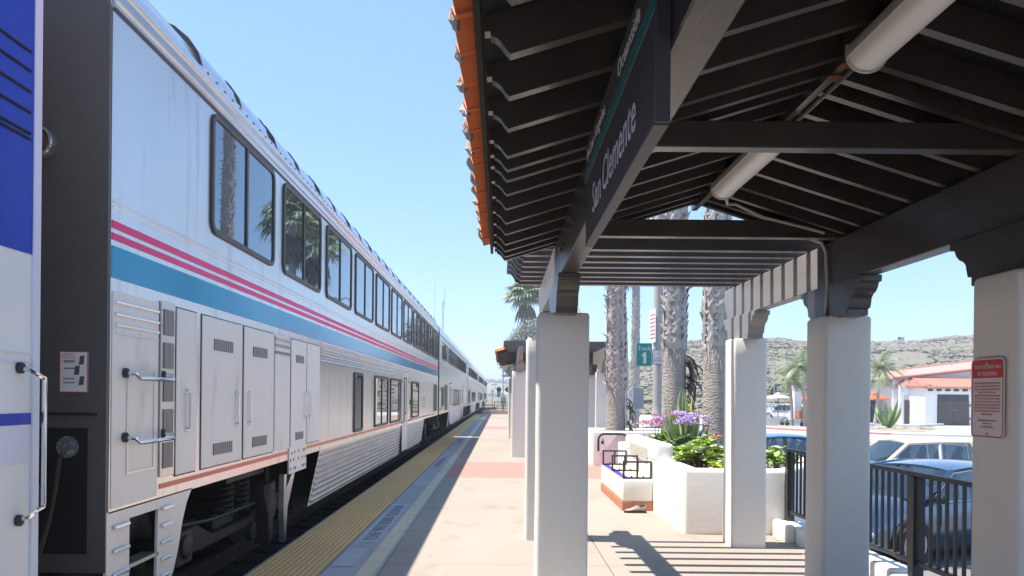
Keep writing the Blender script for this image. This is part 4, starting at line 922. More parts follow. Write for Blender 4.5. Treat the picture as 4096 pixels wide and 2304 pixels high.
for y, m_, lb in ((11.17, 'frame_steel', None), (12.3, 'rusty_steel', 'rusty brown armrest frame'), (13.4, 'frame_steel', None)):
    x0, x1, z0, z1 = 1.785, 2.21, 0.458, 0.715
    fr_ = MB()
    for a in ((x0, x1, z1 - .026, z1), (x0, x1, z0, z0 + .022), (x0, x0 + .026, z0 + .022, z1 - .026), (x1 - .026, x1, z0 + .022, z1 - .026), ((x0 + x1) / 2 - .013, (x0 + x1) / 2 + .013, z0 + .022, z1 - .026)):
        fr_.box(a[0], a[1], y - .018, y + .018, a[2], a[3])
    for xx in (x0 + .12, x1 - .13): fr_.box(xx, xx + .02, y - .016, y + .016, z0 + .022, z0 + .04)
    o = fr_.build('armrest_frame', m_, bn)
    if lb: o['label'] = lb
MB().box(1.84, 1.97, 11.094, 11.098, 0.30, 0.43).build('stain', 'low_wall', bn) if False else None
# stub wall and stair walls behind
tag(MB().box(2.28, 2.62, 14.0, 14.9, -0.3, 0.78).build('stair_wall', 'stucco', bevel=0.04, seg=3, smooth=True), 'short white stub wall behind the bench back', 'wall')
fp = thing('planter', 'white stucco planter with a handrail and one shaggy palm across the steps', 'planter', (3.3, 19.6, 0))
m_ = MB(); wall_ring(m_, [(2.18, 18.2), (4.6, 18.2), (4.6, 20.1), (2.18, 20.1)], [(2.4, 18.42), (4.38, 18.42), (4.38, 19.88), (2.4, 19.88)], -0.85, 0.83); m_.build('planter_wall', 'stucco', fp, bevel=0.045, seg=3, smooth=True)
MB().box(2.36, 4.42, 18.38, 19.92, 0.3, 0.78).build('soil', 'soil', fp)
hr = thing('handrail', 'dark bent steel handrail on the white stair wall', 'handrail', (2.7, 18.1, 0.3))
MB().tube([(2.31, 18.1, 0.36), (2.31, 18.1, 0.66), (2.36, 18.1, 0.74), (2.44, 18.1, 0.77), (2.86, 18.1, 0.77), (2.92, 18.1, 0.755), (3.6, 18.1, 0.36), (4.4, 18.1, -0.1)], .026, 8).build('rail', 'black_steel', hr, smooth=True)
for x, z in ((2.42, .56), (3.0, .60), (3.9, .08)):
    MB().box(x - .03, x + .03, 18.17, 18.20, z - .03, z + .03).build('wall_plate', 'black_steel', hr); MB().tube([(x, 18.17, z), (x, 18.1, z + .02), (x, 18.1, z + .10)], .012, 6).build('arm', 'black_steel', hr)
for k in range(4): tag(MB().box(3.62 + k * .3, 3.94 + k * .3, 15.5, 18.1, G - .05, -.19 * (k + 1) + .02).build('step', 'concrete'), kind='structure')
# curb and railing along the car park
cu = thing('curb_wall', 'low white stepped curb wall under the black railing', 'curb', (3.5, 3.5, 0))
MB().box(3.35, 3.62, -8.5, 6.62, -0.85, 0.15).build('curb_block', 'stucco', cu, bevel=.03, seg=2, smooth=True)
MB().box(3.37, 3.62, 6.62, 9.2, -0.85, 0.185).build('curb_block', 'stucco', cu, bevel=.03, seg=2, smooth=True)
MB().box(3.27, 3.372, 8.72, 9.2, -0.04, 0.205).build('curb_block', 'stucco', cu, bevel=.03, seg=2, smooth=True)
rg = thing('railing', 'black steel railing with square balusters beside the parked cars', 'railing', (3.47, 4, .18))
XRL = 3.47
MB().box(XRL - .032, XRL + .032, -8, 9.28, 1.01, 1.05).build('top_rail', 'black_steel', rg, bevel=.006, seg=1)
MB().box(XRL - .022, XRL + .022, -8, 9.2, 0.275, 0.315).build('bottom_rail', 'black_steel', rg, bevel=.005, seg=1)
for y in (9.17, 6.38, 3.6, 0.8): MB().box(XRL - .045, XRL + .045, y - .045, y + .045, 0.14, 1.008).build('post', 'black_steel', rg, bevel=.005, seg=1)
bal = MB().box(-.011, .011, -.011, .011, 0, 0.70).mesh('baluster', 'black_steel')
for k in range(76):
    y = 9.06 - k * 0.1115
    if min(abs(y - q) for q in (6.38, 3.6, 0.8)) < .06 or y < .4: continue
    inst(bal, 'baluster', rg, (XRL, y, 0.312))
# abandoned shoe
sh = thing('shoe', 'worn brown leather shoe left on the concrete below the bench', 'shoe', (1.93, 10.9, 0))
def shoe_ring(x, w, zlo, zhi, n=14):
    return [(x, w * math.cos(2 * math.pi * k / n) * (1 if math.sin(2 * math.pi * k / n) < 0.3 else 0.85), zlo + (zhi - zlo) * (0.5 + 0.5 * math.sin(2 * math.pi * k / n))) for k in range(n)]
M_ = Matrix.Translation((1.93, 10.9, 0)) @ Matrix.Rotation(R(176), 4, 'Z')
up_ = MB().loft([shoe_ring(x, w, a, b) for x, w, a, b in ((-.150, .015, .03, .085), (-.147, .030, .022, .118), (-.12, .037, .02, .112), (-.08, .037, .02, .098), (-.05, .037, .02, .098), (-.02, .038, .02, .100), (.02, .042, .02, .085), (.06, .046, .02, .068), (.10, .046, .02, .058), (.13, .038, .02, .050), (.15, .024, .022, .042), (.158, .008, .025, .035))]).xf(M_)
su = up_.build('upper', 'shoe_leather', sh, smooth=True)
sl_ = []
for z in (0.0, .012, .024): sl_.append([(x, w, z) for x, w in ((-.156, 0), (-.15, .03), (-.1, .041), (0, .038), (.07, .05), (.12, .046), (.155, .025), (.167, 0), (.155, -.025), (.12, -.046), (.07, -.05), (0, -.038), (-.1, -.041), (-.15, -.03))])
MB().loft(sl_).xf(M_).build('sole', 'shoe_sole', sh)
MB().loft([[(x, w * math.cos(a), z + .004 * math.sin(a)) for a in [k * math.pi / 5 for k in range(10)]] for x, w, z in ((-.135, .022, .113), (-.09, .026, .104), (-.05, .026, .101))]).xf(M_).build('opening', 'black_trim', su)
for k in range(4):
    x = -.022 + k * .022; z = .104 - k * .0085
    MB().tube([(x - .004, -.026, z - .006), (x, 0, z + .003), (x + .004, .026, z - .006)], .0035, 5).xf(M_).build('lace', 'letter', su)

# ================================================================ PLANTS
rp = random.Random(5)
def leaf_strip(mb, base, dir_, up, L, W, n=5, bend=0.5, fold=0.12, shape=None, wave=0.0, mi=0):
    """one leaf as a bent, folded strip three points wide"""
    base = Vector(base); d = Vector(dir_).normalized(); up = Vector(up); s = d.cross(up).normalized(); u = s.cross(d).normalized()
    vs = []; p = base.copy(); st = L / n
    for k in range(n + 1):
        t = k / n; w = W * (shape(t) if shape else math.sin(math.pi * min(1, t * .92 + .08)) ** .7)
        wv = wave * math.sin(t * 9 + base.x * 40)
        vs += [p - s * w / 2 + u * (fold * w + wv), p, p + s * w / 2 + u * (fold * w - wv)]
        ang = -bend * st / L
        d2 = (d + u * math.tan(ang)).normalized(); p = p + d2 * st; u = s.cross(d2).normalized(); d = d2
    fs = []
    for k in range(n): fs += [(3 * k, 3 * k + 1, 3 * k + 4, 3 * k + 3), (3 * k + 1, 3 * k + 2, 3 * k + 5, 3 * k + 4)]
    mb.add(vs, fs, mi)
def rosettes(name, label, loc, n, rad, h, leaf_l, leaf_w, mats, seed, group='planter plants', flowers=None):
    r_ = random.Random(seed); t = thing(name, label, 'plant', loc, group)
    mb = MB(); st = MB()
    for k in range(n):
        a = r_.uniform(0, 6.28); q = rad * math.sqrt(r_.random()); c = Vector((loc[0] + q * math.cos(a), loc[1] + q * math.sin(a) * .8, loc[2] + h * (1 - .6 * (q / rad) ** 2) * r_.uniform(.6, 1.05)))
        st.tube([(loc[0] + q * .5 * math.cos(a), loc[1] + q * .5 * math.sin(a), loc[2] - .05), tuple(c)], [.012, .008], 5)
        m0 = r_.randrange(len(mats)); nl = r_.randint(7, 11); ph = r_.uniform(0, 6)
        for j in range(nl):
            e = R(r_.uniform(5, 62)); b = ph + j * 2.4
            d = (math.cos(b) * math.cos(e), math.sin(b) * math.cos(e), math.sin(e)); sz = r_.uniform(.7, 1.2)
            leaf_strip(mb, c, d, (0, 0, 1) if e < 1.2 else (1, 0, 0), leaf_l * sz, leaf_w * sz, 4, r_.uniform(.2, .9), .16, lambda q_: (.25 + .75 * math.sin(math.pi * min(1, q_ * .80 + .02))) if q_ < .99 else .35, .008, m0 if r_.random() < .8 else r_.randrange(len(mats)))
    f = mb.build('foliage', mats, t, fixn=False); f['kind'] = 'stuff'
    s_ = st.build('stems', 'stem', t); s_['kind'] = 'stuff'
    if flowers:
        fm, nf, hh = flowers
        for k in range(nf):
            a = r_.uniform(0, 6.28); q = rad * .8 * math.sqrt(r_.random()); c = Vector((loc[0] + q * math.cos(a), loc[1] + q * math.sin(a) * .8, loc[2] + h + hh * r_.uniform(.6, 1.15)))
            fb = MB(); fb.tube([(loc[0] + q * .6 * math.cos(a), loc[1] + q * .6 * math.sin(a), loc[2] + h * .4), tuple(c)], .004, 4)
            so2 = fb.build('flower_stem', 'stem', t)
            hb = MB(); R0 = .075 * r_.uniform(.7, 1.2)
            for j in range(46):
                dd = Vector((r_.gauss(0, 1), r_.gauss(0, 1), abs(r_.gauss(0, .7)) - .1)).normalized(); p = c + Vector((dd.x * R0, dd.y * R0, dd.z * R0 * .62))
                u1 = dd.orthogonal().normalized() * .016; u2 = dd.cross(u1).normalized() * .016; up2 = dd * .008
                hb.add([p - u1, p - u2 + up2, p + u1, p + u2 + up2], [(0, 1, 2, 3)])
            hb.build('flower_head', fm, so2, fixn=False)
    return t
Z0 = 0.70
LB = ['leaf_bright', 'leaf_mid', 'leaf_lime', 'leaf_silver']
rosettes('succulent', 'bright green succulent clump at the front corner of the planter', (2.72, 10.35, Z0), 38, .34, .30, .115, .09, LB, 1)
rosettes('succulent', 'low pale green succulent spilling over the planter front wall', (3.02, 9.72, Z0), 32, .33, .17, .10, .08, ['leaf_silver', 'leaf_bright', 'leaf_lime'], 2)
rosettes('succulent', 'grey green succulent with reddish rims at the foot of the near palm', (3.38, 9.95, Z0), 20, .32, .22, .11, .085, ['leaf_silver', 'leaf_mid', 'leaf_bright'], 3)
rosettes('succulent', 'leafy green clump below the purple flowers', (2.85, 11.15, Z0), 34, .36, .36, .12, .085, LB, 4)
rosettes('succulent', 'small green clump behind the bench back', (2.72, 12.75, Z0), 16, .28, .30, .13, .09, ['leaf_mid', 'leaf_bright', 'leaf_silver'], 5)
rosettes('succulent', 'little pale green plant beside the railing end', (3.75, 10.35, Z0), 12, .22, .26, .12, .09, ['leaf_silver', 'leaf_bright'], 6)
rosettes('succulent', 'dusty green clump between the two palms', (3.55, 11.3, Z0), 18, .30, .28, .13, .10, ['leaf_mid', 'leaf_silver'], 13)
rosettes('sea_lavender', 'sea lavender with round purple flower heads in the planter', (2.86, 11.75, Z0), 14, .26, .36, .17, .075, ['leaf_mid', 'leaf_blade'], 7, flowers=('petal_purple', 15, .30))
rosettes('sea_lavender', 'small sea lavender with faded purple flowers over the bench back', (2.66, 12.9, Z0), 10, .22, .28, .16, .07, ['leaf_mid', 'leaf_blade'], 8, flowers=('petal_purple', 7, .28))
rosettes('sea_lavender', 'purple flower heads right beside the near palm trunk', (3.10, 11.95, Z0), 7, .16, .36, .14, .07, ['leaf_mid'], 9, flowers=('petal_purple', 5, .24))
rosettes('yarrow', 'pink flat-headed flowers on thin stems at the planter back', (2.64, 13.05, Z0), 10, .32, .30, .11, .05, ['leaf_mid', 'leaf_silver'], 10, flowers=('petal_pink', 12, .30))
rosettes('kalanchoe', 'single orange flower stalk in front of the near palm trunk', (3.14, 11.0, Z0), 4, .10, .25, .09, .05, ['leaf_silver'], 12, flowers=('petal_orange', 1, .22))
def blades(name, label, loc, n, h, w, m, seed, lean=.45, group='planter plants'):
    r_ = random.Random(seed); t = thing(name, label, 'plant', loc, group)
    for k in range(n):
        a = k * 2.4 + r_.uniform(-.3, .3); e = r_.uniform(.12, lean) * (1 + .8 * (k / n)); d = (math.sin(e) * math.cos(a), math.sin(e) * math.sin(a), math.cos(e))
        mb = MB(); leaf_strip(mb, (loc[0] + .04 * math.cos(a), loc[1] + .04 * math.sin(a), loc[2] - .02), d, (math.cos(a), math.sin(a), .2), h * r_.uniform(.65, 1.1), w * r_.uniform(.7, 1.2), 7, r_.uniform(-.5, -.05) if False else r_.uniform(.05, .5), .22, lambda q_: max(.03, (.55 + .9 * q_) * (1 - q_ ** 2.2)))
        mb.build('leaf', m if not isinstance(m, list) else m[r_.randrange(len(m))], t, fixn=False, smooth=True)
    return t
blades('agave', 'broad dark green leaf rosette behind the purple flowers', (2.95, 12.15, Z0), 22, .80, .14, ['leaf_blade', 'leaf_mid'], 21, .62)
blades('spear_lily', 'tall lime green sword leaves rising between the two palm trunks', (3.0, 12.6, Z0), 20, 1.05, .085, ['leaf_lime', 'leaf_blade', 'leaf_blade'], 22, .34)
blades('agave', 'stiff grey green leaves to the right of the near palm trunk', (3.52, 10.75, Z0), 9, .55, .11, 'leaf_silver', 23, .5)
blades('agave', 'flat strap leaves behind the seat back', (2.66, 12.35, Z0), 10, .42, .075, 'leaf_blade', 24, .9)

lt = MB(); r_ = random.Random(90)
for k in range(130):
    x, y = (r_.gauss(3.22, .09), r_.gauss(8.95, .16)) if k < 90 else (r_.gauss(3.27, .05), r_.uniform(6.8, 8.6))
    if x > 3.32: x = 3.3 - r_.random() * .1
    a = r_.uniform(0, 6.28); s = r_.uniform(.008, .024); lt.add([(x - s * math.cos(a), y - s * math.sin(a), .004), (x + s * .5 * math.sin(a), y - s * .5 * math.cos(a), .010), (x + s * math.cos(a), y + s * math.sin(a), .005), (x - s * .5 * math.sin(a), y + s * .5 * math.cos(a), .003)], [(0, 1, 2, 3)])
tag(lt.build('leaf_litter', 'boot', fixn=False), 'pale dry leaf litter swept against the curb', 'leaf litter', kind='stuff')
# ================================================================ PALMS
def boot_mesh():
    v = [(-.085, .0, 0), (.085, .0, 0), (-.062, .022, .09), (.062, .022, .09), (0, .04, .17), (-.03, .018, .0), (.03, .018, .0), (0, .042, .09), (-.015, .058, .185), (.02, .055, .18)]
    v = [(x, -y, z) for x, y, z in v]       # outward = -y
    return v, [(0, 5, 7, 2), (5, 6, 7), (6, 1, 3, 7), (2, 7, 8), (7, 9, 8), (7, 3, 9), (0, 2, 3, 1)]
bv, bf = boot_mesh()
boot_me = MB().add(bv, bf).mesh('leaf_base', 'boot', fixn=False)
def fan_leaf(mb, base, d, up, pet, rad, nseg=13, droop=.5, mi=0):
    base = Vector(base); d = Vector(d).normalized(); s = d.cross(Vector(up)).normalized(); u = s.cross(d).normalized()
    hub = base + d * pet - u * 0 + Vector((0, 0, -pet * .12))
    mb.add([base - s * .02, base + s * .02, hub + s * .015, hub - s * .015], [(0, 1, 2, 3)], mi)
    for k in range(nseg):
        a = R(-125 + 250 * k / (nseg - 1)); a2 = R(250 / (nseg - 1) * .46); 
        L = rad * (1 - .22 * abs(k / (nseg - 1) - .5) * 2)
        def P(ang, q, lift):
            v = hub + (d * math.cos(ang) + s * math.sin(ang)) * (L * q) + u * lift; v.z -= droop * L * q ** 2.4; return v
        mb.add([hub, P(a - a2, .6, -.03), P(a, .62, .035), P(a + a2, .6, -.03), P(a, 1.0, 0) + Vector((0, 0, -.05 * L))], [(0, 1, 2), (0, 2, 3), (1, 4, 2), (2, 4, 3)], mi)
def fan_palm(name, label, x, y, zb_, ztop, dia, z_boot, z_ind, seed, lean=(0, 0), leaves=30, dead=16, rad=1.0, group='tall palms', lowfuzz=True):
    r_ = random.Random(seed); t = thing(name, label, 'palm tree', (x, y, zb_), group)
    rings = []; n = 20; nz = 26
    def cen(z): q = (z - zb_) / (ztop - zb_); return x + lean[0] * q * q, y + lean[1] * q * q
    def rad_at(z): q = (z - zb_) / (ztop - zb_); return dia / 2 * (1.12 - .12 * min(1, (z - zb_) / .5)) * (1 - .30 * q)
    for k in range(nz + 1):
        z = zb_ + (ztop - zb_) * (k / nz) ** 1.3; cx, cy = cen(z)
        rings.append([(cx + rad_at(z) * math.cos(2 * math.pi * i / n), cy + rad_at(z) * math.sin(2 * math.pi * i / n), z) for i in range(n)])
    tr = MB().loft(rings).build('trunk', 'palm_bark', t, smooth=True)
    z = z_boot; k = 0; far = MB(); nb = max(7, int(2 * math.pi * dia / 2 / .15)); step = .088
    while z < ztop - .1:
        cx, cy = cen(z); rr = rad_at(z)
        for i in range(nb):
            a = 2 * math.pi * (i + .5 * (k % 2)) / nb + r_.uniform(-.07, .07); s = r_.uniform(.7, 1.05) * (dia / .45) ** .5
            flare = r_.uniform(-.30, .0) + (.75 if r_.random() < .07 else 0)
            M = Matrix.Translation((cx + rr * .97 * math.cos(a), cy + rr * .97 * math.sin(a), z + r_.uniform(-.02, .02))) @ Matrix.Rotation(a + math.pi / 2, 4, 'Z') @ Matrix.Rotation(flare, 4, 'X') @ Matrix.Rotation(r_.uniform(-.35, .35) + (.42 if k % 2 else -.42), 4, 'Y') @ Matrix.Diagonal((s, s, s, 1))
            if z < z_ind:
                o = bpy.data.objects.new('leaf_base', boot_me); COL.objects.link(o); o.parent = t; o.matrix_basis = Matrix.Translation((-x, -y, -zb_)) @ M
            else: far.add([M @ Vector(p) for p in bv], bf)
        z += step; k += 1
    if far.v: f = far.build('leaf_bases', 'boot', t, fixn=False); f['kind'] = 'stuff'
    if lowfuzz:      # loose fibres hanging at the lower rim of the old leaf bases
        fz = MB()
        for i in range(150):
            a = r_.uniform(0, 6.28); zz = z_boot + r_.uniform(-.28, .12); cx, cy = cen(zz); rr = rad_at(zz)
            p = Vector((cx + rr * math.cos(a), cy + rr * math.sin(a), zz)); q = p + Vector((math.cos(a) * r_.uniform(.01, .07), math.sin(a) * r_.uniform(.01, .07), -r_.uniform(.06, .22))) + Vector((r_.uniform(-.04, .04), r_.uniform(-.04, .04), 0))
            w = Vector((-math.sin(a), math.cos(a), 0)) * .006; fz.add([p - w, p + w, q], [(0, 1, 2)])
        fo2 = fz.build('fibres', 'boot', t, fixn=False); fo2['kind'] = 'stuff'
    cx, cy = cen(ztop); cr = MB()
    for i in range(leaves):
        a = i * 2.4 + r_.uniform(-.2, .2); e = R(75 - 95 * (i / leaves) ** .9); d = (math.cos(a) * math.cos(e), math.sin(a) * math.cos(e), math.sin(e))
        fan_leaf(cr, (cx, cy, ztop + .1), d, (0, 0, 1) if abs(e) < 1.2 else (math.cos(a + 1.5), math.sin(a + 1.5), 0.1), r_.uniform(.75, 1.1) * rad, r_.uniform(.75, 1.0) * rad, 15, r_.uniform(.25, .7))
    c_ = cr.build('crown', 'palm_leaf', t, fixn=False)
    if dead:
        dm = MB()
        for i in range(dead):
            a = i * 2.4; e = R(r_.uniform(-80, -50)); d = (math.cos(a) * math.cos(e), math.sin(a) * math.cos(e), math.sin(e)); fan_leaf(dm, (cx, cy, ztop - .1 - r_.random() * .6), d, (math.cos(a), math.sin(a), .3), .7 * rad, .8 * rad, 11, .9)
        dm.build('dead_fronds', 'dead_leaf', t, fixn=False)
    return t
def dead_clump(t, x, y, z, a0, n, L, seed):
    r_ = random.Random(seed)
    for k in range(n):
        a = a0 + r_.uniform(-.9, .9); mb = MB(); e = r_.uniform(-.6, .2)
        leaf_strip(mb, (x, y, z + r_.uniform(-.12, .12)), (math.cos(a) * math.cos(e), math.sin(a) * math.cos(e), math.sin(e)), (0, 0, 1), L * r_.uniform(.6, 1.2), .06 * r_.uniform(.7, 1.6), 6, r_.uniform(1.0, 2.4), .3)
        mb.build('dead_frond', 'dead_leaf', t, fixn=False, smooth=True)
pA = fan_palm('fan_palm', 'thick palm trunk rising from the front of the large planter, nearest the shelter column', 3.46, 12.3, .65, 11.5, .44, 2.45, 4.35, 1, (.05, .1))
pB = fan_palm('fan_palm', 'palm with a dead frond clump hanging on its trunk beside the track sign', 3.27, 14.5, .65, 12.5, .46, 2.55, 4.35, 2, (.12, .2))
dead_clump(pB, 3.47, 14.4, 2.35, -.2, 13, .55, 4); dead_clump(pB, 3.47, 14.45, 1.95, -.3, 9, .45, 5); dead_clump(pB, 3.45, 14.3, 1.6, -.3, 6, .35, 6)
pC = fan_palm('fan_palm', 'palm with woven leaf bases standing in the planter across the steps', 2.87, 19.2, .75, 13.5, .47, 1.85, 4.6, 3, (-.15, .1))
fan_palm('fan_palm', 'tall palm standing behind the trunk with dead fronds, mirrored in the train window', 8.12, 36.2, -.75, 18, .62, 1.2, .1, 9, (-.2, 0), 30, 12, 1.3, lowfuzz=False)
dead_clump(pC, 3.12, 19.1, 1.5, -.2, 10, .55, 7); dead_clump(pC, 3.12, 19.1, 1.05, -.3, 8, .5, 8)
fan_palm('fan_palm', 'slim distant palm trunk, the straighter of a close pair behind the sign', 8.75, 50.0, -.6, 13.2, .56, .2, .1, 4, (0, 0), 30, 12, 1.4, group='slim pair of palms', lowfuzz=False)
fan_palm('fan_palm', 'slim distant palm trunk leaning behind its straighter neighbour', 8.9, 55.0, -.6, 12.6, .5, .2, .1, 5, (-.45, 0), 30, 12, 1.4, group='slim pair of palms', lowfuzz=False)
fan_palm('fan_palm', 'palm with a full drooping crown above the far grey-green tree', 2.25, 75, -.6, 11.6, .55, 8, .1, 6, (.2, 0), 50, 9, 1.4, lowfuzz=False)
# ---------------------------------------------------------------- grey-green tree at the platform end
tr_ = thing('pohutukawa_tree', 'dense grey-green tree with a few red blossoms behind the far shelter', 'tree', (2.6, 72.5, -.6))
tk_ = MB(); rt2 = random.Random(31)
tk_.tube([(2.6, 72.5, -.7), (2.55, 72.5, 1.2), (2.7, 72.4, 3.0)], [.3, .24, .2], 10)
for k in range(9):
    a = k * .7 + rt2.uniform(-.2, .2); tk_.tube([(2.65, 72.45, 2.0 + .1 * k), (2.65 + 1.0 * math.cos(a), 72.45 + 1.0 * math.sin(a), 3.8), (2.65 + 2.0 * math.cos(a), 72.45 + 2.0 * math.sin(a), 5.4)], [.13, .08, .03], 6)
tk_.build('trunk', 'bark', tr_, smooth=True)
cw = MB(); rd = MB()
lobes = [(2.6 + rt2.uniform(-2.3, 2.3), 72.5 + rt2.uniform(-2.2, 2.2), rt2.uniform(3.8, 6.8), rt2.uniform(.8, 1.35)) for k in range(20)] + [(0.65, 71.5, 4.4, .75), (.95, 71.6, 5.3, .7), (1.0, 71.8, 3.9, .6), (2.1, 72, 7.6, 1.0), (3.4, 72, 7.3, 1.0), (1.2, 72, 6.7, .9), (1.6, 71.5, 3.6, .5), (.9, 71, 6.2, .7), (1.6, 70.8, 7.3, .8), (2.4, 70.8, 7.9, .9), (3.2, 70.8, 8.0, .9), (2.0, 70.6, 6.6, .9), (2.9, 70.6, 6.9, .9)]
for lx, ly, lz, lr in lobes:
    for k in range(420):
        d = Vector((rt2.gauss(0, 1), rt2.gauss(0, 1), rt2.gauss(0, 1))).normalized(); q = lr * rt2.uniform(.55, 1.08) * (1 + .3 * NZ.noise(tuple(d * 3 + Vector((lx, ly, lz)))))
        p = Vector((lx, ly, lz)) + d * q; nn = (d + Vector((rt2.gauss(0, .5), rt2.gauss(0, .5), rt2.gauss(0, .5)))).normalized(); a = nn.orthogonal().normalized() * rt2.uniform(.06, .12); b = nn.cross(a).normalized() * rt2.uniform(.04, .08)
        (rd if rt2.random() < .006 else cw).add([p - a, p - b, p + a, p + b], [(0, 1, 2, 3)])
c_ = cw.build('crown', 'leaf_tree', tr_, fixn=False)
rd.build('blossoms', 'red_flower', tr_, fixn=False)
for k in range(10): pass

# ================================================================ POLES AND SIGNS
pole = thing('light_pole', 'speckled concrete light pole with a flared base behind the palms', 'pole', (4.45, 21.8, G))
MB().lathe([(.34, 0), (.34, .5), (.30, .62), (.22, .95), (.19, 1.35), (.165, 1.55), (.19, 1.6), (.19, 1.68), (.15, 1.74), (.14, 2.2), (.115, 9.0), (.06, 9.05)], (4.45, 21.8, G), 12).build('shaft', 'pole_concrete', pole, smooth=True)
MB().tube([(4.45, 21.8, 8.1), (4.45, 21.2, 8.5), (4.45, 20.4, 8.6)], .035, 6).build('arm', 'galv', pole)
MB().lathe([(.05, 0), (.12, -.05), (.2, -.16), (.21, -.18)], (4.45, 20.3, 8.62), 14).build('lamp_head', 'galv', pole)
ts = thing('track_sign', 'green Track 1 sign mounted beside the concrete pole', 'sign', (4.0, 21.55, 2.5))
MB().box(3.79, 4.235, 21.54, 21.555, 2.52, 3.17).build('plate', 'track_green', ts, bevel=.002, seg=1)
o = MB(); ring_add(o, [(3.79, 2.52), (4.235, 2.52), (4.235, 3.17), (3.79, 3.17)], [(3.797, 2.527), (4.228, 2.527), (4.228, 3.163), (3.797, 3.163)], lambda p, d: (p[0], 21.54 - d, p[1]), 0, .002); o.build('border', 'white_paint', ts)
tx = MB(); put_text(tx, 'Track', (3.83, 21.538, 2.965), (1, 0, 0), (0, 0, 1), .375, .125, .003); tx.build('lettering', 'white_paint', ts)
tx = MB(); tx.box(3.99, 4.07, 21.535, 21.539, 2.60, 2.91); tx.prism([(3.985, 2.91), (3.985, 2.86), (3.94, 2.835), (3.94, 2.80), (3.99, 2.81)], 'Y', 21.535, 21.5385); tx.build('numeral', 'white_paint', ts)
MB().box(4.2, 4.36, 21.555, 21.68, 2.8, 2.84).build('bracket', 'galv', ts)
ns = thing('no_smoking_sign', 'white smoking prohibited sign with black border on the concrete pole', 'sign', (4.45, 21.5, 2.55))
def NP(p, d): return (4.46 + p[0], 21.53 - d, 2.78 + p[1])
q_ = MB(); n_ = rrect(.44, .42, .03); q_.add([NP(p, 0) for p in n_] + [NP(p, .006) for p in n_], [tuple(range(len(n_))), tuple(range(len(n_), 2 * len(n_)))] + [(i, (i + 1) % len(n_), len(n_) + (i + 1) % len(n_), len(n_) + i) for i in range(len(n_))]); q_.build('plate', 'white_paint', ns)
q_ = MB(); ring_add(q_, rrect(.438, .418, .03), rrect(.405, .385, .02), NP, .006, .008); q_.build('border', 'black_print', ns)
q_ = MB(); c1 = [(.075 * math.cos(k * math.pi / 12), .09 + .075 * math.sin(k * math.pi / 12)) for k in range(24)]; c2 = [(.062 * math.cos(k * math.pi / 12), .09 + .062 * math.sin(k * math.pi / 12)) for k in range(24)]; ring_add(q_, c1, c2, NP, .006, .008)
q_.add([NP(p, .008) for p in ((-.05, .135), (-.042, .143), (.05, .047), (.042, .039))], [(0, 1, 2, 3)]); q_.build('ring', 'petal_pink', ns)
q_ = MB(); q_.add([NP(p, .0085) for p in ((-.045, .08), (.03, .08), (.03, .094), (-.045, .094))], [(0, 1, 2, 3)]); q_.build('cigarette', 'black_print', ns)
for t_, zz, w, h in (('SMOKING', -.052, .24, .042), ('PROHIBITED', -.115, .33, .042), ('S C M C 8.30', -.165, .24, .026)):
    tx = MB(); put_text(tx, t_, NP((-w / 2, zz), .0065), (1, 0, 0), (0, 0, 1), w, h, .002); tx.build('text_line', 'black_print', ns)
vs_ = thing('notice_sign', 'tall narrow white notice with red lettering seen edge-on on the pole', 'sign', (4.25, 21.75, 3.2))
M_ = Matrix.Translation((4.30, 21.78, 3.2)) @ Matrix.Rotation(R(-84), 4, 'Z')
MB().box(-.28, .28, -.01, 0, 0, .95).xf(M_).build('plate', 'white_paint', vs_)
for k in range(7): MB().box(-.22, .22, -.014, -.0105, .12 + k * .11, .145 + k * .11).xf(M_).build('text_line', 'red_print', vs_)
MB().box(-.03, .03, 0, .1, .4, .45).xf(M_).build('bracket', 'galv', vs_)
pb = thing('sign_post', 'slim white post with the grey back of a small street sign', 'sign post', (4.3, 26, G))
MB().tube([(4.35, 26, G), (4.35, 26, 1.9)], .05, 8).build('post', 'white_paint', pb); MB().tube([(4.58, 26.1, G), (4.58, 26.1, 1.9)], .025, 8).build('post', 'galv', pb)
MB().box(4.5, 4.85, 26.05, 26.07, 1.25, 1.95).build('plate', 'galv', pb)
lp = thing('lamp_post', 'twin-arm lamp post with bell shades beyond the first shelter', 'lamp post', (3.3, 39, 0))
MB().lathe([(.16, 0), (.16, .3), (.09, .5), (.06, 2.0), (.05, 6.9), (.02, 7.1)], (3.3, 39, -.7), 12).build('post', 'black_steel', lp, smooth=True)
for s in (-1, 1):
    MB().tube([(3.3, 39, 6.0)] + [(3.3 + s * (.28 - .28 * math.cos(a)), 39, 6.25 + .32 * math.sin(a)) for a in [k * math.pi / 8 for k in range(9)]] + [(3.3 + s * .56, 39, 6.15)], .022, 6).build('arm', 'black_steel', lp, smooth=True)
    MB().lathe([(.04, .16), (.07, .12), (.09, 0), (.2, -.14), (.21, -.16)], (3.3 + s * .56, 39, 6.05), 16).build('lamp_shade', 'pole_concrete', lp, smooth=True)
aw = thing('radio_mast', 'thin lattice radio mast with whip antennas standing beyond the train', 'radio mast', (-9.3, 120, -.8))
for a in range(3):
    b = a * 2.094; MB().tube([(-9.3 + .2 * math.cos(b), 120 + .2 * math.sin(b), -.8), (-9.3 + .13 * math.cos(b), 120 + .13 * math.sin(b), 16.4)], .035, 6).build('leg', 'galv', aw)
br = MB()
for k in range(40):
    for a in range(3): b, c = a * 2.094 + (k % 2) * 2.094, (a + 1) * 2.094 + (k % 2) * 2.094; rr = .2 - .07 * k / 40; br.tube([(-9.3 + rr * math.cos(b), 120 + rr * math.sin(b), k * .41), (-9.3 + rr * math.cos(c), 120 + rr * math.sin(c), k * .41 + .41)], .014, 4)
br.build('lattice', 'galv', aw)
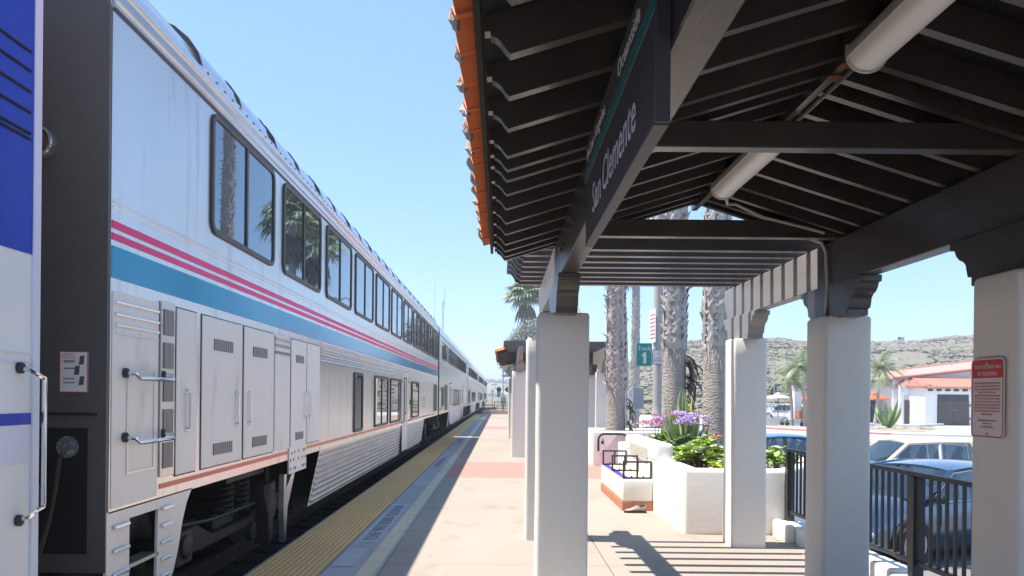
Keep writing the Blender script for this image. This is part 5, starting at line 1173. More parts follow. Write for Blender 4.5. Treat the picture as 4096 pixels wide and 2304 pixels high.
for x, z0, z1 in ((-10.55, 10.9, 20.3), (-9.05, 15.5, 19.0), (-6.35, 5.6, 10.6)):
    MB().tube([(x, 120, z0), (x, 120, z1)], [.05, .018], 6).build('whip_antenna', 'galv', aw)
for x, z in ((-10.55, 11.3), (-10.55, 12.5), (-6.35, 7.0), (-6.35, 7.9)): MB().tube([(-9.3, 120, z), (x, 120, z)], .035, 5).build('antenna_arm', 'galv', aw)
# crossing signal, cabinet and little poles beyond the platform
cs = thing('crossing_signal', 'railway crossing signal with two dark lamp heads beyond the platform', 'signal', (.2, 80, -.8))
MB().tube([(.2, 80, -.8), (.2, 80, 4.5)], .055, 8).build('mast', 'galv', cs)
MB().tube([(-.25, 80, 2.65), (.65, 80, 2.65)], .03, 6).build('cross_arm', 'galv', cs)
for x in (-.25, .65):
    hd_ = MB().lathe([(.26, 0), (.26, .03), (.10, .05), (.09, .2)], (x, 79.9, 2.3), 16, 'Y').build('lamp_head', 'black_trim', cs)
    MB().tube([(x, 79.95, 2.65), (x, 79.95, 2.5)], .02, 6).build('hanger', 'galv', cs)
    MB().lathe([(.12, 0), (.125, -.22)], (x, 79.9, 2.32), 12, 'Y').build('hood', 'black_trim', cs)
MB().box(.05, .5, 79.9, 79.95, 3.6, 3.85).build('sign_plate', 'galv', cs)
eb = thing('equipment_cabinet', 'pale grey equipment cabinet behind the end railing', 'cabinet', (.28, 77, -.8))
MB().box(-.05, .50, 76.8, 77.4, .75, 1.55).build('cabinet', 'galv', eb, bevel=.02); MB().box(.1, .34, 76.9, 77.2, -.85, .76).build('pedestal', 'galv', eb)
gs = thing('green_signal', 'tiny green sign on a post far down the track', 'sign', (-.45, 125, -.8))
MB().tube([(-.45, 125, -.8), (-.45, 125, 2.4)], .04, 6).build('post', 'galv', gs); MB().box(-.7, -.15, 124.9, 124.94, 1.4, 2.5).build('plate', 'track_green', gs, bevel=.1, seg=2)
up_ = thing('utility_pole', 'slender dark pole beside the track past the platform end', 'pole', (-1.0, 85, -.8))
MB().tube([(-1.0, 85, -.8), (-.98, 85, 2.35)], [.04, .03], 6).build('shaft', 'bark', up_); MB().box(-1.05, -.92, 84.95, 85.05, 2.3, 2.36).build('cap', 'bark', up_)
# ================================================================ CARS (built along local +x, front at +x)
def car(name, label, loc, rotz, L, W, H, paint, prof, gh, wheel_x, wr=.32, kind='sedan', trim=None, group='cars parked beside the station'):
    """prof: stations (x, zbot, zside, zmid, halfwidth); gh: greenhouse dict"""
    t = thing(name, label, 'car', (0, 0, 0), group)
    def ring(x, zb_, zs, zm, hw):
        h = [(0, zb_), (hw * .86, zb_), (hw * .97, zb_ + .09), (hw, zb_ + (zs - zb_) * .42), (hw * .992, zb_ + (zs - zb_) * .72), (hw * .955, zs - .015), (hw * .90, zs + .01), (hw * .5, zm), (0, zm + .012)]
        return [(x, y, z) for y, z in h] + [(x, -y, z) for y, z in h[-2:0:-1]]
    MB().loft([ring(*s) for s in prof]).build('body', paint, t, smooth=True)
    zb_, zr = gh['belt'], H
    wb, wt = W / 2 * gh.get('wb', .93), W / 2 * gh.get('wt', .74)
    xa0, xa1, xb, xc1, xc0 = gh['xa0'], gh['xa1'], gh['xb'], gh['xc1'], gh['xc0']
    # roof skin
    rv = []; nx, ny = 10, 8
    for i in range(nx + 1):
        u = i / nx; x = xa1 + (xc1 - xa1) * u; crown = math.sin(math.pi * (.12 + .76 * u)); row = []
        for j in range(ny + 1):
            v = -1 + 2 * j / ny; row.append((x, v * wt * (.94 + .06 * math.sin(math.pi * u)), zr - .075 * (1 - crown) - .05 * v * v))
        rv.append(row)
    verts = [p for r_ in rv for p in r_]; nn = ny + 1
    fs = [(i * nn + j, i * nn + j + 1, (i + 1) * nn + j + 1, (i + 1) * nn + j) for i in range(nx) for j in range(ny)]
    verts2 = [(p[0], p[1], p[2] - .03) for p in verts]; off = len(verts)
    per = [j for j in range(nn)] + [(i) * nn + ny for i in range(1, nx + 1)] + [nx * nn + j for j in range(ny - 1, -1, -1)] + [i * nn for i in range(nx - 1, 0, -1)]
    fs += [tuple(q + off for q in f) for f in fs] + [(per[k], per[(k + 1) % len(per)], per[(k + 1) % len(per)] + off, per[k] + off) for k in range(len(per))]
    MB().add(verts + verts2, fs).build('roof', paint, t, smooth=True)
    def rp(x):  # roof edge height
        u = (x - xa1) / (xc1 - xa1); return zr - .075 * (1 - math.sin(math.pi * (.12 + .76 * max(0, min(1, u))))) - .065
    def glass(nm, pts, parent=t, m='car_glass'):
        return MB().add(pts, [tuple(range(len(pts)))]).build(nm, m, parent, fixn=False)
    zf = gh.get('zfront', zb_); zk = gh.get('zback', zb_)
    # windscreen and rear glass, slightly bowed
    for nm, x0, x1, zl, zt in (('windscreen', xa0, xa1, zf, rp(xa1) + .015), ('rear_glass', xc0, xc1, zk, rp(xc1) + .015)):
        s = 1 if nm == 'windscreen' else -1; g = MB(); vs_ = []
        for i in range(5):
            q = i / 4
            for j in range(7):
                v = -1 + 2 * j / 6; wdt = wb * .96 + (wt * .97 - wb * .96) * q
                vs_.append((x0 + (x1 - x0) * q + s * (.10 * (1 - v * v) * (1 - .55 * q)), v * wdt, zl + (zt - zl) * q))
        g.add(vs_, [(i * 7 + j, i * 7 + j + 1, (i + 1) * 7 + j + 1, (i + 1) * 7 + j) for i in range(4) for j in range(6)]); g.build(nm, 'car_glass', t, fixn=False, smooth=True)
    for s in (-1, 1):
        # pillars
        def bar(p0, p1, r0, m, nm): MB().tube([p0, p1], r0, 6).build(nm, m, t, smooth=True)
        pm = paint
        bar((xa0, s * wb * .97, zf), (xa1, s * wt, rp(xa1) + .01), [.045, .038], pm, 'pillar')
        bar((xb, s * wb, zb_ - .01), (xb - .04, s * wt * 1.0, rp(xb)), .035, trim or 'black_trim', 'pillar')
        bar((xc0, s * wb * .97, zk), (xc1, s * wt, rp(xc1) + .01), [.07, .05], pm, 'pillar')
        MB().tube([(xa1, s * wt, rp(xa1) + .012), ((xa1 + xb) / 2, s * wt * 1.01, rp((xa1 + xb) / 2) + .012), (xb, s * wt * 1.02, rp(xb) + .012), ((xb + xc1) / 2, s * wt * 1.01, rp((xb + xc1) / 2) + .012), (xc1, s * wt, rp(xc1) + .012)], .026, 6).build('roof_rail', pm, t, smooth=True)
        fw = [(xa0 - .12 if kind != 'wagon' else xa0 - .05, s * wb * .985, zb_), (xb + .03, s * wb * .995, zb_), (xb, s * wt * 1.005, rp(xb) - .02), (xa1 - .03, s * wt, rp(xa1) - .02)]
        w1 = glass('side_window', fw); 
        for a, b in zip(fw, fw[1:] + fw[:1]): MB().tube([a, b], .012, 5).build('window_trim', 'chrome' if kind != 'blue' else 'black_trim', w1)
        xm = gh.get('xm', None); xe = xc0 + (.12 if kind != 'wagon' else 0.9)
        rw = [(xb - .05, s * wb * .995, zb_), (xe, s * wb * .985, zb_), (xc1 + (.10 if kind != 'wagon' else .95), s * wt, rp(xc1) - .025), (xb - .085, s * wt * 1.005, rp(xb) - .02)]
        w2 = glass('side_window', rw)
        for a, b in zip(rw, rw[1:] + rw[:1]): MB().tube([a, b], .012, 5).build('window_trim', 'chrome' if kind != 'blue' else 'black_trim', w2)
        if kind == 'wagon':
            bar((xe - .05, s * wb, zb_ - .01), (xc1 + .88, s * wt, rp(xc1 + .88)), .04, pm, 'pillar')
            qw = [(xe - .1, s * wb * .99, zb_), (xc0 + .1, s * wb * .98, zb_), (xc1 + .06, s * wt, rp(xc1) - .025), (xc1 + .82, s * wt, rp(xc1 + .8) - .02)]; w3 = glass('side_window', qw)
            for a, b in zip(qw, qw[1:] + qw[:1]): MB().tube([a, b], .012, 5).build('window_trim', 'chrome', w3)
            for xx in (xb + .28, xe + .33): bar((xx, s * wb * .995, zb_), (xx - .02, s * wt * 1.004, rp(xx) - .02), .009, 'chrome', 'window_bar')
        # mirror
        mr = MB(); blob(mr, (xa0 - .16, s * (wb + .13), zb_ + .07), .075, .10, .07, .1); mo = mr.build('mirror', gh.get('mirror', paint), t, smooth=True)
        MB().tube([(xa0 - .16, s * wb, zb_ + .02), (xa0 - .16, s * (wb + .08), zb_ + .04)], .022, 6).build('mirror_arm', 'black_trim', mo)
        # door gaps and handles
        for xx in (xb - .02, xa0 - .28): MB().box(xx - .004, xx + .004, s * W / 2 * .985 - .012, s * W / 2 * .985 + .016, prof[0][1] + .15, zb_ - .03).build('door_gap', 'black_trim', t) if kind != 'x' else None
        MB().tube([(xb + .22, s * (W / 2 * .985), zb_ - .14), (xb + .16, s * (W / 2 + .025), zb_ - .135), (xb + .06, s * (W / 2 + .025), zb_ - .135), (xb + .02, s * (W / 2 * .985), zb_ - .14)], .012, 6).build('door_handle', 'chrome', t)
        for wx in wheel_x:
            yw = s * (W / 2 - .09)
            MB().lathe([(.02, -.11), (wr + .055, -.11), (wr + .055, .104), (.02, .104)], (wx, s * (W / 2 - .10), wr), 26, 'Y').build('wheel_arch', 'black_trim', t) if s > 0 else MB().lathe([(.02, .11), (wr + .055, .11), (wr + .055, -.104), (.02, -.104)], (wx, s * (W / 2 - .10), wr), 26, 'Y').build('wheel_arch', 'black_trim', t)
            tm = MB().lathe([(wr - .11, s * -.09), (wr - .02, s * -.10), (wr, s * -.07), (wr, s * .10), (wr - .02, s * .125), (wr - .10, s * .122), (wr - .105, s * .08)], (wx, yw, wr), 28, 'Y').build('tyre', 'rubber', t, smooth=True)
            rm_ = MB().lathe([(wr - .10, s * .10), (wr - .10, s * .122), (wr - .125, s * .12), (wr - .13, s * .06), (.07, s * .05), (.07, s * .11), (.03, s * .115)], (wx, yw, wr), 24, 'Y')
            for k in range(10):
                a = k * math.pi / 5; c_, s_ = math.cos(a), math.sin(a)
                rm_.add([(wx + c_ * .05 - s_ * .016, yw + s * .115, wr + s_ * .05 + c_ * .016), (wx + c_ * .05 + s_ * .016, yw + s * .115, wr + s_ * .05 - c_ * .016), (wx + c_ * (wr - .11) + s_ * .02, yw + s * .118, wr + s_ * (wr - .11) - c_ * .02), (wx + c_ * (wr - .11) - s_ * .02, yw + s * .118, wr + s_ * (wr - .11) + c_ * .02)], [(0, 1, 2, 3)])
            rm_.build('rim', 'rim', tm, smooth=False)
        hx = prof[-1][0]; hz = prof[-2][2]
        if kind == 'wagon':
            MB().box(hx - .06, hx + .015, s * (W / 2 - .50), s * (W / 2 - .20), .54, .72).build('headlight', 'lamp_clear', t, bevel=.02) if s > 0 else MB().box(hx - .06, hx + .015, s * (W / 2 - .20), s * (W / 2 - .50), .54, .72).build('headlight', 'lamp_clear', t, bevel=.02)
            a, b = sorted((s * (W / 2 - .19), s * (W / 2 + .004))); MB().box(hx - .22, hx - .005, a, b, .54, .70).build('turn_signal', 'lamp_amber', t, bevel=.02)
        else:
            ll = MB(); blob(ll, (hx - .20, s * (W / 2 - .25), hz - .16), .20, .16, .075, .1); ll.build('headlight', 'lamp_clear', t, smooth=True)
        a, b = sorted((s * (W / 2 - .35), s * (W / 2 - .05))); MB().box(prof[0][0] - .012, prof[0][0] + .08, a, b, .62, .80).build('tail_light', 'lamp_red', t, bevel=.01)
    # seats with headrests
    for xs_ in (xb + .20, xb - .65):
        for s in (-1, 1):
            sb = MB(); blob(sb, (xs_, s * .36, zb_ - .12), .12, .24, .42, .05); blob(sb, (xs_ - .05, s * .36, zb_ + .30), .06, .14, .11, .05); sb.build('seat', 'seat_dark', t, smooth=True)
    MB().box(xa0 - .55, xa0 - .12, -W / 2 * .8, W / 2 * .8, zb_ - .12, zb_ - .02).build('dashboard', 'seat_dark', t)
    MB().box(prof[-1][0] - .09, prof[-1][0] + .03, -W / 2 * .82, W / 2 * .82, .30, .46).build('bumper', 'chrome' if kind == 'wagon' else 'black_trim', t, bevel=.03)
    MB().box(prof[0][0] - .03, prof[0][0] + .09, -W / 2 * .82, W / 2 * .82, .30, .46).build('bumper', 'chrome' if kind == 'wagon' else paint, t, bevel=.03)
    return place(t, loc, rotz)
sedan_prof = [(-2.30, .42, .86, .93, .66), (-2.22, .26, .90, .98, .80), (-1.7, .20, .94, 1.02, .89), (-.9, .18, .93, .95, .91), (0, .18, .91, .92, .915), (.75, .18, .90, .94, .91), (1.05, .18, .885, .97, .905), (1.5, .19, .82, .92, .90), (1.95, .21, .74, .83, .85), (2.20, .26, .66, .74, .76), (2.32, .38, .56, .60, .60)]
sed = car('sedan', 'dark grey sedan with black mirrors parked behind the black railing', (6.85, 12.35, G), R(180 + 24), 4.6, 1.82, 1.44, 'paint_grey', sedan_prof, dict(belt=.91, xa0=1.12, xa1=.30, xb=-.22, xc1=-1.25, xc0=-1.95, zback=.98, zfront=.95, mirror='black_trim'), (1.42, -1.35), .335, 'sedan')
wag_prof = [(-2.33, .42, .92, .96, .80), (-2.25, .28, .93, .95, .86), (-1.6, .22, .94, .95, .89), (-.6, .20, .93, .94, .89), (.3, .20, .92, .93, .89), (.78, .20, .915, .96, .885), (1.3, .20, .88, .95, .87), (1.9, .22, .85, .91, .85), (2.25, .28, .82, .87, .82), (2.35, .34, .76, .80, .79)]
wag = car('station_wagon', 'old cream station wagon with chrome window trim parked beyond the grey sedan', (9.75, 18.5, G), R(180), 4.7, 1.79, 1.50, 'paint_cream', wag_prof, dict(belt=.93, xa0=.86, xa1=.28, xb=-.42, xc1=-2.05, xc0=-2.3, wt=.78, wb=.955), (1.45, -1.34), .32, 'wagon', trim='paint_cream')
blu_prof = [(-2.25, .42, .86, .92, .70), (-2.15, .26, .89, .97, .82), (-1.6, .20, .91, .98, .88), (0, .18, .89, .90, .895), (.85, .18, .88, .95, .89), (1.4, .19, .81, .91, .88), (1.95, .21, .72, .80, .83), (2.2, .28, .62, .68, .72)]
blu = car('blue_sedan', 'blue rounded sedan glimpsed between two shelter columns', (7.7, 22.2, G), R(180), 4.45, 1.78, 1.40, 'paint_blue', blu_prof, dict(belt=.89, xa0=1.15, xa1=.28, xb=-.25, xc1=-1.1, xc0=-1.9, zback=.95, zfront=.95), (1.35, -1.3), .32, 'blue')
blk = copy_tree(blu, None, (5.6, 27.5, G), R(180)); blk['label'] = 'dark blue car partly hidden behind the flowers and the light pole'
suv_prof = [(-2.3, .45, .98, 1.0, .82), (-2.2, .30, 1.02, 1.04, .88), (-1.2, .25, 1.04, 1.05, .92), (.6, .25, 1.02, 1.04, .92), (1.0, .25, 1.0, 1.07, .91), (1.6, .26, .96, 1.03, .90), (2.1, .30, .88, .94, .84), (2.3, .40, .76, .8, .74)]
car('white_suv', 'white sport utility car parked behind the restaurant terrace', (29.6, 80, G + .12), R(150), 4.6, 1.9, 1.72, 'paint_white', suv_prof, dict(belt=1.04, xa0=1.05, xa1=.45, xb=-.2, xc1=-1.9, xc0=-2.2), (1.4, -1.4), .36, 'wagon', trim='black_trim', group='vehicles by the restaurant')
# small white van with a hitch rack
car('white_van', 'white car with a bicycle on its rear rack by the traffic light', (30.3, 86, G + .12), R(30), 4.6, 1.85, 1.75, 'paint_white', suv_prof, dict(belt=1.04, xa0=1.05, xa1=.45, xb=-.2, xc1=-1.9, xc0=-2.2), (1.4, -1.4), .36, 'wagon', trim='black_trim', group='vehicles by the restaurant')

# ================================================================ RESTAURANT
GB = G + .12
rs_ = thing('restaurant', 'white stucco restaurant with red tile roofs and brown double gate', 'building', (42, 72, GB))
# main block: front wall with sloping top
def mz(x): return 3.62 + (x - 38.1) * .117
MB().prism([(38.1, GB), (60, GB), (60, mz(60)), (38.1, mz(38.1))], 'Y', 74, 86).build('wall', 'wall_white', rs_)
rfm = MB()
rfm.add([(37.6, 73.6, mz(37.6) + .12), (61, 73.6, mz(61) + .12), (61, 80.5, mz(61) + .95), (37.6, 80.5, mz(37.6) + .62), (37.6, 73.6, mz(37.6) + .0), (61, 73.6, mz(61) + .0), (61, 80.5, mz(61) + .8), (37.6, 80.5, mz(37.6) + .5)], [(0, 1, 2, 3), (4, 7, 6, 5), (0, 4, 5, 1), (1, 5, 6, 2), (2, 6, 7, 3), (3, 7, 4, 0)])
rf = rfm.build('roof', 'far_tile', rs_)
for k in range(58):
    x = 37.65 + k * .4
    MB().tube([(x, 73.5, mz(x) + .16), (x + .38, 73.5, mz(x + .38) + .16)], [.10, .12], 8).build('roof_tile', 'far_terracotta', rf)
for k in range(58):
    x = 37.8 + k * .4; q = .62 + (x - 37.6) / 23.4 * .33
    MB().tube([(x, 80.5, mz(x) + q + .04), (x + .38, 80.5, mz(x + .38) + q + .04)], [.11, .13], 6).build('ridge_tile', 'far_terracotta', rf)
MB().lathe([(.16, 0), (.16, .22), (.2, .26)], (46.4, 79, mz(46.4) + .6), 10).build('roof_vent', 'paint_white', rf)
# porch part left of the corner
MB().prism([(33.5, 1.9), (38.1, 1.9), (38.1, 3.52), (33.5, 3.25)], 'Y', 75.2, 75.6).build('wall', 'wall_white', rs_)
MB().box(33.5, 38.1, 77.2, 77.4, GB, 3.0).build('wall', 'pink_pave', rs_)
MB().prism([(33.0, 3.15), (38.2, 3.62), (38.2, 3.75), (33.0, 3.28)], 'Y', 74.2, 80.4).build('porch_roof', 'far_tile', rs_)
for x in (33.6, 34.3, 35.1, 36.5, 37.4, 37.75, 38.05): MB().box(x - .13, x + .13, 74.0, 75.1, 3.08 + (x - 33.6) * .07, 3.27 + (x - 33.6) * .07).build('rafter_end', 'beam_far', rs_)
d = MB().box(36.3, 38.0, 77.12, 77.2, GB, 2.5).build('door', 'gate_brown', rs_)
for q in (0, 1):
    for z in (.3, 1.1, 1.8): MB().box(36.45 + q * .8, 37.05 + q * .8, 77.08, 77.119, z, z + .55).build('pane', 'glass_dark', d)
MB().box(33.6, 35.8, 77.12, 77.2, .2, 2.3).build('window', 'glass_dark', rs_)
MB().box(37.85, 38.35, 73.85, 75.5, GB, 3.6).build('pier', 'wall_white', rs_)
# annex with gate
an = MB()
an.box(38.35, 50, 69.2, 74, GB, 2.70); an.build('annex_wall', 'wall_white', rs_)
MB().box(38.33, 39.44, 69.18, 69.21, GB, .45).build('plinth', 'wall_white', rs_); MB().box(42.38, 50, 69.18, 69.21, GB, .45).build('plinth', 'wall_white', rs_)
# hipped tile roof of the annex
A = [(38.05, 68.75, 2.76), (50.3, 68.75, 2.76), (38.05, 74, 2.90), (39.6, 73.6, 3.66), (50.3, 73.6, 3.66)]
ar = MB().add(A + [(x, y, z - .1) for x, y, z in A], [(0, 1, 4, 3), (0, 3, 2), (5, 8, 9, 6), (5, 7, 8), (0, 5, 6, 1), (0, 2, 7, 5)]).build('annex_roof', 'far_tile', rs_)
for k in range(40):
    x = 38.25 + k * .3; tmax = 1.0 if x > 39.6 else (x - 38.05) / 1.55
    p0 = Vector((x, 68.70, 2.80)); p1 = Vector((x, 73.6, 3.70)).lerp(p0, 1 - tmax) if tmax < 1 else Vector((x, 73.6, 3.70))
    n = 6
    for j in range(n):
        a = p0.lerp(p1, j / n); b = p0.lerp(p1, (j + 1.06) / n); 
        if (b - a).length > .05: MB().tube([tuple(a), tuple(b)], [.105, .085], 6).build('roof_tile', 'far_terracotta', ar)
for k in range(14):
    a = Vector((38.05, 68.75, 2.82)).lerp(Vector((39.6, 73.6, 3.72)), k / 14); b = Vector((38.05, 68.75, 2.82)).lerp(Vector((39.6, 73.6, 3.72)), (k + 1.1) / 14); MB().tube([tuple(a), tuple(b)], [.12, .10], 6).build('hip_tile', 'far_terracotta', ar)
for k in range(14):
    a = (38.02, 68.9 + k * .37, 2.80 + k * .01); MB().tube([a, (38.9, 69.2 + k * .37, 3.05 + k * .04)], [.10, .08], 6).build('roof_tile', 'far_terracotta', ar)
for k in range(14): MB().box(38.62 + k * .78, 38.86 + k * .78, 68.8, 69.2, 2.44, 2.66).build('rafter_end', 'beam_far', rs_)
go = MB().box(39.46, 42.3, 69.17, 69.205, GB, 2.15).build('gate_opening', 'glass_dark', rs_)
for q in range(2):
    gd = MB().box(39.5 + q * 1.41, 40.87 + q * 1.41, 69.08, 69.16, GB + .03, 1.56).build('gate_leaf', 'gate_brown', rs_)
    for k in range(8): MB().box(39.53 + q * 1.41 + k * .168, 39.65 + q * 1.41 + k * .168, 69.05, 69.079, GB + .06, 1.52).build('gate_board', 'gate_brown', gd)
for z in (-.1, 1.1): MB().box(42.3, 42.42, 69.05, 69.15, z, z + .14).build('hinge', 'black_trim', rs_)
MB().lathe([(.06, 0), (.05, -.06)], (40.93, 69.06, .75), 8, 'Y').build('lock', 'galv', rs_)
# low arched gate in the linking wall
MB().box(37.5, 38.34, 71.9, 72.2, GB, 2.95).build('link_wall', 'wall_white', rs_)
arch = [(37.86, GB)] + [(38.12 - .26 * math.cos(k * math.pi / 8), 1.80 + .26 * math.sin(k * math.pi / 8)) for k in range(9)] + [(38.38, GB)]
MB().prism([(x - .02, z) for x, z in arch], 'Y', 71.86, 71.898).build('arch_recess', 'low_wall', rs_)
sgt = MB().box(37.88, 38.34, 71.80, 71.855, GB, 1.6).build('small_gate', 'gate_brown', rs_)
for k in range(4): MB().box(37.89 + k * .115, 37.97 + k * .115, 71.78, 71.80, GB + .05, 1.56).build('gate_board', 'gate_brown', sgt)
ps = thing('parking_sign', 'small red and white sign on the annex wall beside the gate', 'sign', (42.9, 69.1, 1.5))
MB().box(42.72, 43.1, 69.12, 69.16, 1.55, 2.3).build('plate', 'white_paint', ps); MB().box(42.76, 43.06, 69.105, 69.12, 1.98, 2.26).build('panel', 'red_print', ps); MB().box(42.76, 43.06, 69.105, 69.12, 1.6, 1.68).build('panel', 'red_print', ps)
# low grey walls, rocks, small beds
lw = thing('low_wall', 'low grey concrete wall with an angled end in front of the restaurant', 'wall', (35, 64, GB))
strip(MB(), [(0, 0), (1, 1)], .1, 0, 1)
w_ = MB(); strip(w_, [(28, 64.6), (31.5, 64.4), (34.0, 63.2), (34.4, 63.0)], .3, GB - .02, -.42); w_.build('wall_face', 'low_wall', lw)
w_ = MB(); strip(w_, [(34.4, 63.0), (39.4, 68.0)], .3, GB - .02, -.44); w_.build('wall_side', 'low_wall', lw)
lw2 = thing('low_wall', 'low pale wall with planter pots behind the red kerb', 'wall', (23.5, 63, GB))
MB().box(22.2, 23.5, 64.0, 64.3, GB - .02, .0).build('wall_face', 'low_wall', lw2); MB().box(23.5, 27, 64.4, 64.8, GB - .02, -.12).build('wall_face', 'low_wall', lw2)
kb = MB(); strip(kb, [(22.0, 60.9), (23.1, 58.5), (24.6, 56.6)], .25, GB - .02, GB + .16); tag(kb.build('bed_edging', 'low_wall'), 'pale concrete edging of the small palm bed', 'edging')
rk = random.Random(8)
for k, (x, y, s) in enumerate(((29.6, 59.4, .32), (30.6, 58.6, .2), (32.9, 59.2, .3), (33.5, 59.6, .26), (28.9, 58.9, .25))):
    b = MB(); blob(b, (x, y, GB + s * .2), s * 1.4, s, s * .55, .5, k * 9.1); tag(b.build('rock', 'rock', fixn=False), ('broad tan rock', 'small tan rock', 'pale rounded rock', 'low pale rock', 'squat tan rock')[k] + ' in the restaurant garden bed ' + ('at the banana plant', 'near the kerb', 'by the wall end', 'beside the wall corner', 'near the crooked palm')[k], 'rock', 'garden rocks')
bd = MB().prism([(27.5, 55.5), (29.4, 53.8), (33.5, 58.5), (34.2, 62.8), (31, 64), (28, 64.2)], 'Z', GB - .02, GB + .03); tag(bd.build('garden_bed', 'earth'), kind='structure')
bd = MB().prism([(22.2, 61), (23.4, 58.6), (24.8, 56.8), (27.5, 60), (27, 64), (23.5, 64)], 'Z', GB - .02, GB + .03); tag(bd.build('garden_bed', 'earth'), kind='structure')
# feather palms
def feather_palm(label, base, crown, n, fl, seed, dia=.2):
    r_ = random.Random(seed); t = thing('feather_palm', label, 'palm tree', base, 'young palms by the restaurant')
    b, c = Vector(base), Vector(crown); mid = b.lerp(c, .5) + Vector((.18, 0, 0))
    pts = [b.lerp(mid, q) .lerp(mid.lerp(c, q), q) for q in [k / 10 for k in range(11)]]
    MB().tube([tuple(p) for p in pts], [dia * (.62 - .2 * k / 10) * (1.0 + (.12 if k % 2 else 0)) for k in range(11)], 10).build('trunk', 'far_trunk', t, smooth=True)
    for k in range(n):
        a = k * 2.4 + r_.uniform(-.25, .25); e = R(78 - 100 * (k / n)); L = fl * r_.uniform(.8, 1.1); mb = MB()
        d = Vector((math.cos(a) * math.cos(e), math.sin(a) * math.cos(e), math.sin(e))); p = c.copy(); path = []; ns = 14
        for i in range(ns + 1):
            path.append(p.copy()); d = (d + Vector((0, 0, -.085 - .05 * (k / n)))).normalized(); p = p + d * (L / ns)
        mb.tube([tuple(q) for q in path], [.022 * (1 - .8 * i / ns) for i in range(ns + 1)], 4, False)
        for i in range(1, ns * 2):
            q = i / (ns * 2); j = min(ns - 1, int(q * ns)); f = q * ns - j; p = path[j].lerp(path[j + 1], f); tan = (path[j + 1] - path[j]).normalized(); s = tan.cross(Vector((0, 0, 1))).normalized()
            ll = .55 * (math.sin(math.pi * (q * .85 + .12)) ** .6) * fl / 2
            for sg_ in (-1, 1):
                tip = p + (s * sg_ * .8 + tan * .55).normalized() * ll + Vector((0, 0, -ll * r_.uniform(.25, .7))); w = tan * .035
                mb.add([p - w, p + w, tip], [(0, 1, 2)])
        mb.build('frond', 'feather_leaf', t, fixn=False)
    return t
feather_palm('shorter young palm with curved yellow-green fronds near the bicycle', (23.6, 62, GB), (23.3, 62, 3.4), 13, 2.1, 1, .2)
feather_palm('taller feathery palm half hidden by the shelter column', (23.85, 60, GB), (23.5, 60, 4.1), 20, 2.4, 2, .22)
feather_palm('crooked feathery palm standing before the restaurant porch', (31.9, 65.3, GB), (32.5, 65.8, 4.3), 22, 2.6, 3, .24)
bl_ = blades('banana_plant', 'large-leaved banana plant in the bed before the white restaurant', (30.8, 61, GB), 11, 2.5, .55, 'leaf_mid', 41, .6, 'plants by the restaurant')
for k, (x, y, s) in enumerate(((23.0, 62.6, .4), (23.35, 62.4, .5), (24.4, 62.0, .4))):
    b = thing('potted_plant', ('small spiky plant in a black pot', 'taller grassy plant in a black pot', 'short plant in a black pot behind the palms')[k] + ' by the low pale wall', 'potted plant', (x, y, GB), 'potted plants')
    MB().lathe([(.13, 0), (.18, .34), (.16, .34), (.15, .3)], (x, y, GB + .02), 12).build('pot', 'black_trim', b)
    mb = MB(); r_ = random.Random(k)
    for j in range(26):
        a = r_.uniform(0, 6.28); e = r_.uniform(.1, .7); leaf_strip(mb, (x, y, GB + .3), (math.sin(e) * math.cos(a), math.sin(e) * math.sin(a), math.cos(e)), (math.cos(a), math.sin(a), .3), s * r_.uniform(.6, 1.1), .03, 4, .6)
    mb.build('foliage', 'feather_leaf', b, fixn=False)
for k, (x, y) in enumerate(((31.4, 59.4), (30.0, 58.3), (32.2, 58.8), (24.7, 60.2), (25.5, 61.6), (24.2, 58.6))):
    blades('yucca', ('grassy tuft beside the pale rounded rock', 'grassy tuft at the bed edge by the kerb', 'spiky tuft in the middle of the restaurant bed', 'spiky tuft between the two young palms', 'spiky tuft behind the small palm bed edging', 'grassy tuft at the corner of the palm bed')[k], (x, y, GB), 12, .5, .05, 'leaf_silver', 60 + k, .9, 'tufts in the garden beds')
# white pier with timber beams, orange planter box, terrace
pi_ = thing('terrace_pier', 'white stucco pier carrying dark beams at the restaurant terrace', 'pier', (26.3, 68, GB))
MB().box(26.0, 26.62, 67.8, 68.4, GB, 2.55).build('pier', 'wall_white', pi_)
MB().box(25.9, 30.5, 67.85, 68.3, 2.55, 2.82).build('beam', 'low_wall', pi_)
for k in range(7): MB().box(25.95 + k * .6, 26.08 + k * .6, 67.3, 69.2, 2.822, 2.98).build('rafter', 'beam_far', pi_)
ob = thing('planter_box', 'rust orange planter box at the foot of the white pier', 'planter', (26.6, 66.6, GB))
MB().box(25.85, 29.2, 66.3, 67.1, -.14, .62).build('box', 'wood_orange', ob, bevel=.02); MB().box(25.9, 29.15, 66.35, 67.05, GB, -.14).build('base', 'low_wall', ob)
mb = MB(); r_ = random.Random(77)
for j in range(40):
    a = r_.uniform(0, 6.28); e = r_.uniform(.1, .8); leaf_strip(mb, (26.2 + (j % 6) * .5, 66.7, .6), (math.sin(e) * math.cos(a), math.sin(e) * math.sin(a), math.cos(e)), (math.cos(a), math.sin(a), .3), .5 * r_.uniform(.6, 1.1), .05, 4, .5)
mb.build('foliage', 'leaf_blade', ob, fixn=False)
